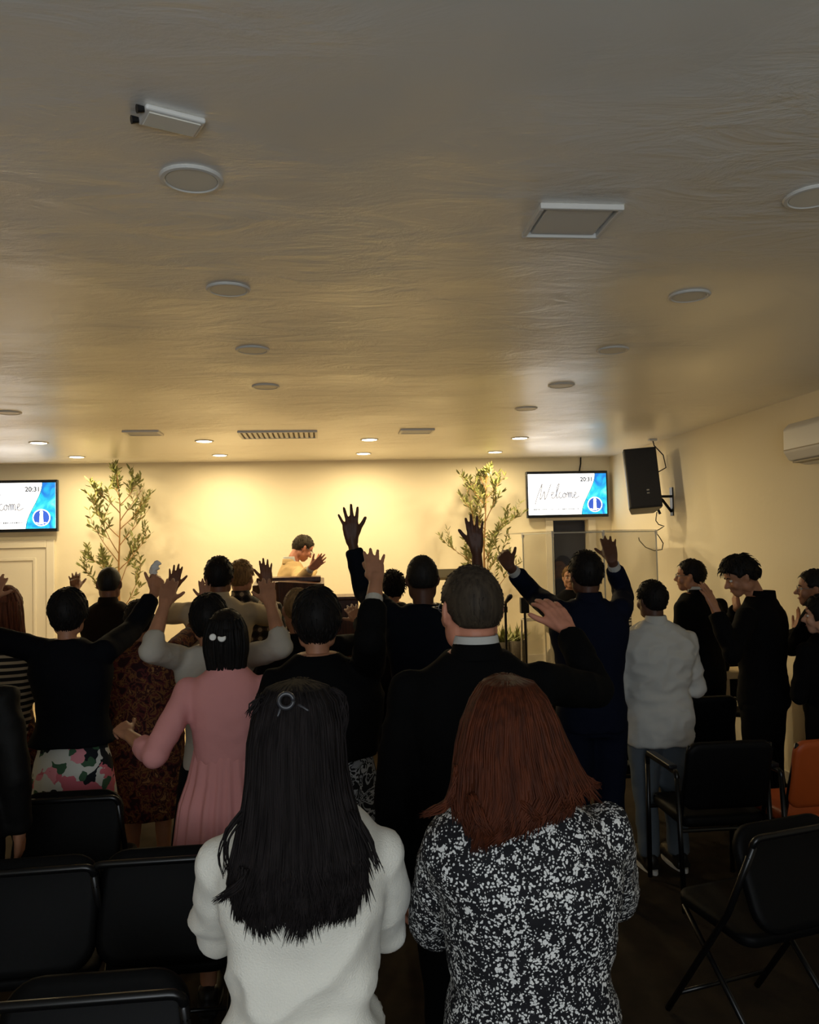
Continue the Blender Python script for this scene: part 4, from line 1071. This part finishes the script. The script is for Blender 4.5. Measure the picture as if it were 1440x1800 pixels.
        for i in range(15):
            t = i/14; z = btop + (bhem - btop)*t; e = min(1, t/.3)
            hw = .078 + .022*e + .035*max(0, t - .25); hd = .058 + .018*e + .035*max(0, t - .25)
            ring = []
            for k in range(n):
                a = 2*math.pi*k/n; pl = 1 + .03*max(0, t - .2)*math.sin(a*17 + math.sin(a*3)*2)
                ring.append(W(0, 0, z) + r*(math.cos(a)*hw*H*pl*girth*1.03) + f*(math.sin(a)*hd*H*pl*girth*1.03))
            rs.append(ring)
        b.rings(rs); obj('skirt', b, CL[bmat], body, sm=True)
    if legs:
        for (hp_, kn, an) in legs:
            sh = obj('shoe', SHOE, None, body, loc=(an.x, an.y, 0)); sh.rotation_euler = (0, 0, ya); sh.location += f*.035
            obj('sole', SOLE_W if shoes == 'white' else SOLE_D, None, sh)
    if glasses:
        b = MB()
        for sd in (-1, 1):
            ring = [M @ Vector((sd*.032 + .022*math.cos(a), .1, .115 + .017*math.sin(a))) for a in [2*math.pi*i/18 for i in range(19)]]
            b.tube(ring, .0018, 6); b.tube([M @ Vector((sd*.054, .1, .119)), M @ Vector((sd*.083, .075, .121)), M @ Vector((sd*.086, -.0, .118))], .0018, 6)
        b.tube([M @ Vector((-.01, .1, .118)), M @ Vector((.01, .1, .118))], .0018, 6); obj('eyeglasses', b, GREYM, body, sm=True)
    return dict(o=body, O=O, M=M, H=H, r=r, f=f, W=W, arms=arms, s=s)

def back_hair(pp, tbl, Y, name_m, nlock, seed, flicks=(), ends=.05, rad=.007):
    """long hair falling down the back: tbl rows (py, xl, xr, dy, hd): outline pixels, depth offset and half depth"""
    b = hair_cap(pp['M'], .01, tuft=(500, .05, .0022, .06), nape=.04, ear=.07, front=.17, rough=.002, freq=40); O = pp['O']; rings = []
    for py, xl, xr, dy, hd in tbl:
        a, c = P(xl, py, Y + dy) - O, P(xr, py, Y + dy) - O
        rings.append(((a + c)/2, (c - a).length/2, hd, pp['r'], pp['f']))
    rs = random.Random(seed); drape(b, rings, nlock, rs, ends, rad, .007, 88, (0,), 4)
    for fl in flicks:
        for k in range(fl[1]):
            pts = [P(x + rs.uniform(-9, 9), y + rs.uniform(-7, 7), Y + d + rs.uniform(-.01, .01)) - O for x, y, d in fl[0]]
            Q = [np.array(p) for p in pts]; Q = [Q[0]] + Q + [Q[-1]]; sp = []
            for i in range(1, len(Q) - 2):
                p0, p1, p2, p3 = Q[i-1:i+3]
                for t in (0, .33, .66): sp.append(Vector(.5*((2*p1) + (-p0+p2)*t + (2*p0-5*p1+4*p2-p3)*t*t + (-p0+3*p1-3*p2+p3)*t**3)))
            sp.append(pts[-1]); m = len(sp)
            b.tube(sp, [rad*.8*(1 - .9*(i/(m-1))**2) for i in range(m)], 5)
    return obj('hair', b, HR[name_m], pp['o'], sm=True)

# -- the two women in the foreground
Yw = 1.72
ws = person('woman in a white knit sweater with long dark hair, nearest the camera', (525, 1197), Yw, sw=.93, girth=1.02, fem=True, sk='fair', hair=('none', 'darkbrown'), shirt='sweater', tname='sweater', sleeve=1.9, hem=.4, loose=1.06, hemw=(.1, .085),
            voxel=.0085, fold=.0, bottom='trousers', bmat='charcoal', armr=1.02, slope=.026, L=dict(e=(384, 1632), w=(440, 1600), t=(490, 1570), es=1, ws=1, ts=1), R=dict(e=(676, 1622), w=(620, 1590), t=(570, 1560), es=1, ws=1, ts=1))
gm = [c for c in ws['o'].children if c.name.startswith('sweater')][0].data
displace(gm, .017, 7, (1, 1, 1.3), True, 4.0, fn=lambda co: np.clip((ws['H']*.80 - co[:, 2])/.35, .12, 1)); smooth(gm)
hm_ = back_hair(ws, [(1195.5, 512, 534, -.02, .012), (1199, 492, 552, -.02, .05), (1206, 474, 572, -.03, .085), (1228, 458, 590, -.04, .105), (1262, 447, 598, -.05, .108), (1300, 441, 600, -.065, .1), (1350, 438, 604, -.08, .085), (1400, 432, 614, -.1, .07), (1450, 423, 628, -.115, .055), (1500, 412, 640, -.13, .05), (1545, 406, 640, -.135, .045), (1580, 414, 628, -.135, .04)],
                Yw, 'darkbrown', 1900, 8, flicks=[([(440, 1420, -.12), (402, 1460, -.14), (392, 1500, -.15), (400, 1545, -.15)], 12), ([(430, 1530, -.17), (420, 1555, -.18), (380, 1585, -.19)], 30),
                ([(460, 1225, -.08), (446, 1240, -.1), (436, 1258, -.1)], 16), ([(585, 1215, -.05), (602, 1228, -.06), (604, 1262, -.08), (598, 1300, -.1)], 50), ([(620, 1430, -.14), (648, 1480, -.16), (668, 1530, -.17)], 12)], ends=.045, rad=.0029)
O = ws['O']
b = MB(); c = P(503, 1232, Yw - .155) - O
ring = [c + Vector((.0135*math.cos(a), 0, .0135*math.sin(a))) for a in [2*math.pi*i/20 for i in range(21)]]
b.tube(ring, .0045, 8)
for dx, dz_ in ((-.016, -.028), (.04, -.02)): b.tube([c + Vector((dx*.6, .01, -.012)), c + Vector((dx, .004, dz_))], [.004, .0025], 6, True)
obj('hair_clip', b, mat('grey_claw_clip', (48, 48, 52), .3), ws['o'], sm=True)

rh = person('woman with auburn hair in a black blouse with white specks', (888, 1189), Yw, sw=.98, girth=1.13, fem=True, sk='fair', hair=('none', 'auburn'), shirt='bwprint', tname='blouse', sleeve=1.75, hem=.435, loose=1.08, hemw=(.118, .098), bx=(924, 1400), tilt=3,
            voxel=.009, fold=.005, bottom='trousers', bmat='black', armr=1.1, slope=.018, L=dict(e=(764, 1622), w=(800, 1570), t=(850, 1540), es=1, ws=1, ts=1), R=dict(e=(1078, 1572), w=(1040, 1530), t=(990, 1500), es=1, ws=1, ts=1))
back_hair(rh, [(1187.5, 882, 896, -.02, .012), (1191, 868, 908, -.02, .05), (1198, 848, 930, -.03, .085), (1224, 830, 953, -.035, .105), (1262, 815, 971, -.05, .11), (1300, 807, 987, -.06, .105), (1340, 802, 1006, -.075, .1), (1380, 800, 1028, -.09, .085), (1412, 802, 1008, -.11, .07), (1440, 815, 955, -.125, .05)],
          Yw, 'auburn', 1800, 21, flicks=[([(805, 1350, -.1), (795, 1400, -.11), (770, 1422, -.12), (745, 1432, -.12)], 50), ([(985, 1320, -.07), (1010, 1358, -.08), (1035, 1375, -.09), (1050, 1382, -.09)], 110), ([(830, 1400, -.15), (845, 1440, -.18), (860, 1466, -.185)], 60), ([(900, 1390, -.15), (925, 1420, -.18), (945, 1440, -.185)], 50), ([(960, 1370, -.12), (985, 1395, -.15), (1005, 1412, -.15)], 60)], ends=.035, rad=.0029)

# -- man in the black suit with the raised right hand
sm_ = person('man in a black suit with greying cropped hair and one hand raised', (831, 991), 2.4, sw=1.04, girth=1.05, hs=1.07, hy=14, sk='rosy', hair=('crop', 'grey'), shirt='black', collar='black', inner='white', voxel=.012, fold=.003, bmat='black', glasses=True, tilt=0,
             R=dict(e=(1050, 1215), w=(998, 1108), t=(950, 1040), es=1, ws=1, ts=1, curl=.25, n=(.25, -1, .25), hs=1.05))
# -- girl in pink
pk = person('girl in a pink dress with two white round hair clips', (397, 1072), 3.46, sw=.9, girth=.98, fem=True, sk='tan', hair=('bob', 'black'), shirt='pink', tname='dress_bodice', sleeve=1.5, hem=.62, loose=1.0, voxel=.011, fold=.003, collar='pink', bottom='none', armr=1.0,
            L=dict(e=(272, 1328), w=(226, 1292), t=(196, 1262), es=-1, ws=1, ts=1, curl=.85, n=(.3, -1, .6)), R=dict(e=(478, 1330), w=(462, 1345), t=(440, 1340), es=1, ws=1, ts=1))
b = MB(); rs_ = []; H = pk['H']; n = 120
for i in range(16):
    t = i/15; z = .66 + (.24 - .66)*t; e = min(1, t/.35)
    hw = .082 + .03*e + .05*max(0, t - .2); hd = .062 + .028*e + .045*max(0, t - .2); ring = []
    for k in range(n):
        a = 2*math.pi*k/n; pl = 1 + .06*min(1, t*3 + .1)*math.sin(a*21 + math.sin(a*4)*1.5 + t*.6)
        ring.append(pk['W'](0, 0, z) + pk['r']*(math.cos(a)*hw*H*pl) + pk['f']*(math.sin(a)*hd*H*pl))
    rs_.append(ring)
b.rings(rs_); obj('dress_skirt', b, CL['pink'], pk['o'], sm=True)
for px, py, rr, cut in ((374, 1120, .0135, False), (390, 1121, .0165, True)):
    c = P(px, py, 3.46 - .128) - pk['O']; b = MB()
    angs = [2*math.pi*i/20 for i in range(20)]
    def pt(a, q, y):
        x, z = math.cos(a)*rr*q, math.sin(a)*rr*q
        if cut and z > rr*.4: z = rr*.4 - (rr*.25)*(1 - abs(x)/rr)
        return c + Vector((x, y, z))
    b.rings([[pt(a, 1, .004) for a in angs], [pt(a, 1, -.002) for a in angs], [pt(a, .8, -.005) for a in angs]]); obj('hair_clip', b, mat('white_hair_clip', (232, 230, 222), .4), pk['o'])

# -- left side
fl = person('woman in a dark jacket over a pink floral skirt with both arms raised', (118, 1036), 4.15, sw=.95, girth=1.02, fem=True, sk='tan', hair=('full', 'black'), shirt='darkjacket', hem=.56, loose=1.08, hemw=(.125, .095), bottom='skirt', bmat='floral', bhem=.3, bx=(128, 1200),
            L=dict(e=(-48, 1112), w=(-22, 1055), t=(4, 1004), es=1, ws=-1, ts=1), R=dict(e=(232, 1108), w=(272, 1042), t=(284, 992), es=1, ws=1, ts=1, curl=.75, sleeve=1.85, n=(.5, -1, 0)))
c = P(272, 1000, fl['arms']['R'][3].y + fl['O'].y - .02); b = MB()
b.ell((0, 0, 0), (.022, .018, .038), Matrix.Rotation(.5, 4, 'Y'), 14, 9); b.ell((-.012, .0, .02), (.018, .012, .03), Matrix.Rotation(.9, 4, 'Y'))
tm = remesh(b, .005, 2); displace(tm, .006, 40, ridge=True); smooth(tm); o = obj('paper_tissue', tm, mat('white_tissue', (226, 222, 214), .9), loc=c); tag(o, 'crumpled white tissue held in a raised hand', 'tissue')
person('woman with reddish hair in a striped top at the left edge', (8, 1030), 4.75, fem=True, sw=.93, sk='tan', hair=('mid', 'red'), shirt='stripe', tname='top', hem=.5, bottom='skirt', bmat='brownprint', bhem=.28, L='pray', R='pray')
person('dark clothed person cut by the left edge of the picture', (-80, 1075), 3.25, sk='tan', hair=('short', 'black'), shirt='leather', bmat='black', R='down', L='down', loose=1.08)
person('bald man in a dark brown jacket in front of the left tree', (191, 995), 6.0, sk='brown', hair=('bald', 'buzz'), shirt='darkbrown', collar='darkbrown', bmat='black', sw=1.02, L=dict(e=(126, 1088), w=(133, 1037), t=(131, 1003), es=1, ws=1, ts=1), voxel=.017)
person('woman in a brown and wine patterned dress behind the dark jacket sleeve', (243, 1056), 4.8, fem=True, girth=1.18, sk='tan', hair=('bun', 'black'), shirt='brownprint', tname='dress', hem=.36, loose=1.1, hemw=(.13, .105), bottom='skirt', bmat='brownprint', bhem=.25, bx=(258, 1200),
       R=dict(e=(336, 1115), w=(362, 1062), t=(358, 1006), es=1, ws=1, ts=1, sleeve=1.3))
person('man in a beige shirt with both arms raised left of the pulpit', (384, 978), 5.3, sk='brown', hair=('short', 'black'), shirt='beige', tname='shirt', hem=.48, loose=1.05, collar='beige', sleeve=.98, bmat='charcoal',
       L=dict(e=(290, 1080), w=(303, 1038), t=(313, 982), es=1, ws=1, ts=1), R=dict(e=(482, 1086), w=(470, 1028), t=(465, 975), es=1, ws=1, ts=1), voxel=.014)
person('person with short light hair in a plaid shirt beside the beige shirt', (422, 984), 6.0, sk='tan', hair=('short', 'blond'), shirt='plaid', tname='shirt', collar='plaid', bmat='charcoal', voxel=.017, bx=(436, 1100), hy=-20)
gs = person('woman in a pale grey sweater with bent arms behind the girl in pink', (366, 1046), 3.95, fem=True, sk='tan', hair=('full', 'black'), shirt='grey_knit', tname='sweater', hem=.5, sleeve=1.38, bmat='charcoal', bottom='skirt', bx=(380, 1200), sw=.96,
       L=dict(e=(264, 1145), w=(290, 1062), t=(302, 1012), es=-1, ws=1, ts=1), R=dict(e=(496, 1138), w=(475, 1062), t=(466, 1012), es=-1, ws=1, ts=1))
S_, E_ = gs['arms']['L'][0], gs['arms']['L'][1]; b = MB(); b.tube([S_.lerp(E_, .02), S_.lerp(E_, .05)], .0385*gs['H'], 18); obj('sleeve_seam', b, CL['black'], gs['o'])
# -- centre
sp = person('speaker in a tan suit clapping behind the pulpit', (512, 941), 8.05, z0=STAGEZ, yaw=-68, hp=34, sk='rosy', hair=('short', 'grey'), shirt='tan', inner='white', collar='tan', bmat='tan', voxel=.014, glasses=True, fy=.05,
            R=dict(e=(522, 1028), w=(546, 1000), t=(574, 976), es=-1, ws=-1, ts=-1, curl=.12, n=(.1, -1, -.3), cuff=True), L=dict(e=(536, 1024), w=(552, 1000), t=(568, 974), es=1, ws=1, ts=1, curl=.12, n=(.1, 1, -.3)), cuff='white')
bw = person('woman in a black jacket and black white skirt with one arm raised', (556, 1035), 3.1, fem=True, sk='tan', hair=('full', 'black'), shirt='blacksoft', hem=.635, loose=1.06, bottom='skirt', bmat='bwleaf', bhem=.24, btop=.68, girth=1.14, bx=(572, 1200), cuff='grey_knit', sleeve=1.78,
            R=dict(e=(650, 1126), w=(661, 1022), t=(655, 954), es=-1, ws=1, ts=1, sleeve=1.6, hs=.92, spread=1.3, thumb=.6), L=dict(e=(462, 1290), w=(480, 1330), t=(500, 1350), es=1, ws=1, ts=1, cuff=False))
person('person with thin light hair in dark clothes half hidden behind the black jacket', (524, 1032), 4.3, sk='tan', hair=('crop', 'blond'), shirt='charcoal', bmat='charcoal', hy=10, bx=(536, 1200), R=dict(e=(650, 1130), w=(631, 1090), t=(611, 1060), es=1, ws=1, ts=1, curl=.1))
nv_ = person('tall man in a dark navy shirt with both arms raised high', (742, 975), 4.3, sk='dark', hair=('crop', 'buzz'), shirt='navy', tname='shirt', sleeve=1.85, bmat='charcoal', sw=1.0, loose=1.04, voxel=.014,
             L=dict(e=(640, 1040), w=(619, 952), t=(613, 892), es=1, ws=-1, ts=1, spread=1.9, hs=1.12), R=dict(e=(842, 1050), w=(838, 968), t=(832, 908), es=1, ws=-1, ts=1, sleeve=1.6, spread=1.2, hs=1.1))
person('person with curly hair in dark clothes beyond the raised sleeve', (691, 1006), 6.4, sk='tan', hair=('curly', 'darkbrown'), shirt='charcoal', bmat='black', fem=True, voxel=.017)
# -- right side
person('man in a navy suit with white cuffs and both arms raised before the shield', (1031, 968), 4.3, sk='dark', hair=('short', 'black'), shirt='navysuit', collar='navysuit', cuff='white', bmat='navysuit', sleeve=1.78, loose=1.05, sw=1.02, hy=6, voxel=.014,
       L=dict(e=(940, 1046), w=(896, 996), t=(874, 954), es=1, ws=-1, ts=1, curl=.55), R=dict(e=(1096, 1046), w=(1076, 985), t=(1066, 938), es=1, ws=-1, ts=1))
person('young man in a white shirt and grey jeans with folded arms', (1148, 1020), 4.55, sk='dark', hair=('short', 'black'), shirt='white', tname='shirt', collar='white', hem=.43, loose=1.1, girth=1.08, sw=1.06, bmat='jeans', shoes='white', fold=.008, voxel=.011, L='fold', R='fold', hy=16, sleeve=1.6, armr=1.08, slope=.016)
person('man with glasses in a dark suit looking left by the right wall', (1218, 983), 5.75, yaw=20, hy=38, sk='tan', hair=('short', 'black'), shirt='black', collar='black', inner='white', glasses=True, voxel=.015, bx=(1234, 1100))
person('man in a black suit covering his face with one hand', (1334, 976), 4.75, yaw=38, hy=40, hp=24, sk='tan', hair=('fringe', 'black'), shirt='black', collar='black', voxel=.013, bx=(1338, 1100), fy=.06, sw=1.02, loose=1.04,
       L=dict(e=(1288, 1150), w=(1258, 1072), t=(1226, 1008), es=-1, ws=1, ts=1, n=(.5, -.8, .3)), R=dict(e=(1286, 1102), w=(1297, 1068), t=(1290, 1026), es=1, ws=-1, ts=1, n=(-1, 0, 0), curl=.35))
person('person with glasses and dark hair at the right edge raising a hand', (1436, 1001), 4.75, yaw=30, hy=30, sk='tan', hair=('short', 'black'), shirt='black', glasses=True, L=dict(e=(1392, 1140), w=(1398, 1112), t=(1410, 1058), es=1, ws=1, ts=1, n=(1, -.3, 0)), bx=(1450, 1100), cuff='white')
person('woman with pulled back dark hair in black cut by the right edge', (1452, 1046), 4.4, yaw=10, hy=42, hp=4, sk='fair', hair=('bun', 'black'), fem=True, shirt='blacksoft', tname='top', bx=(1462, 1200), L='fold', R='fold')
person('seated drummer behind the clear shield', (1003, 994), 8.35, yaw=160, H=1.75, seated=True, sk='fair', hair=('short', 'blond'), shirt='charcoal', tname='shirt', L='pray', R='pray', voxel=.017)
# drum stool under the drummer
dp = P(1003, 1100, 8.35); b = MB()
st_ = empty('drum_stool', (dp.x, 8.35, STAGEZ)); tag(st_, 'round black drum stool under the drummer', 'stool')
b = MB(); b.tube([(0,0,.5), (0,0,.58)], .15, 20); obj('seat', b, VINYL, st_, bevel=.01)
b = MB(); b.tube([(0,0,.1), (0,0,.5)], .018, 8); obj('pole', b, STEEL, st_)
for k in range(3):
    t = 2.1*k; b = MB(); b.tube([(0,0,.2), (.2*math.cos(t), .2*math.sin(t), .01)], .01, 8); obj('leg', b, STEEL, st_)
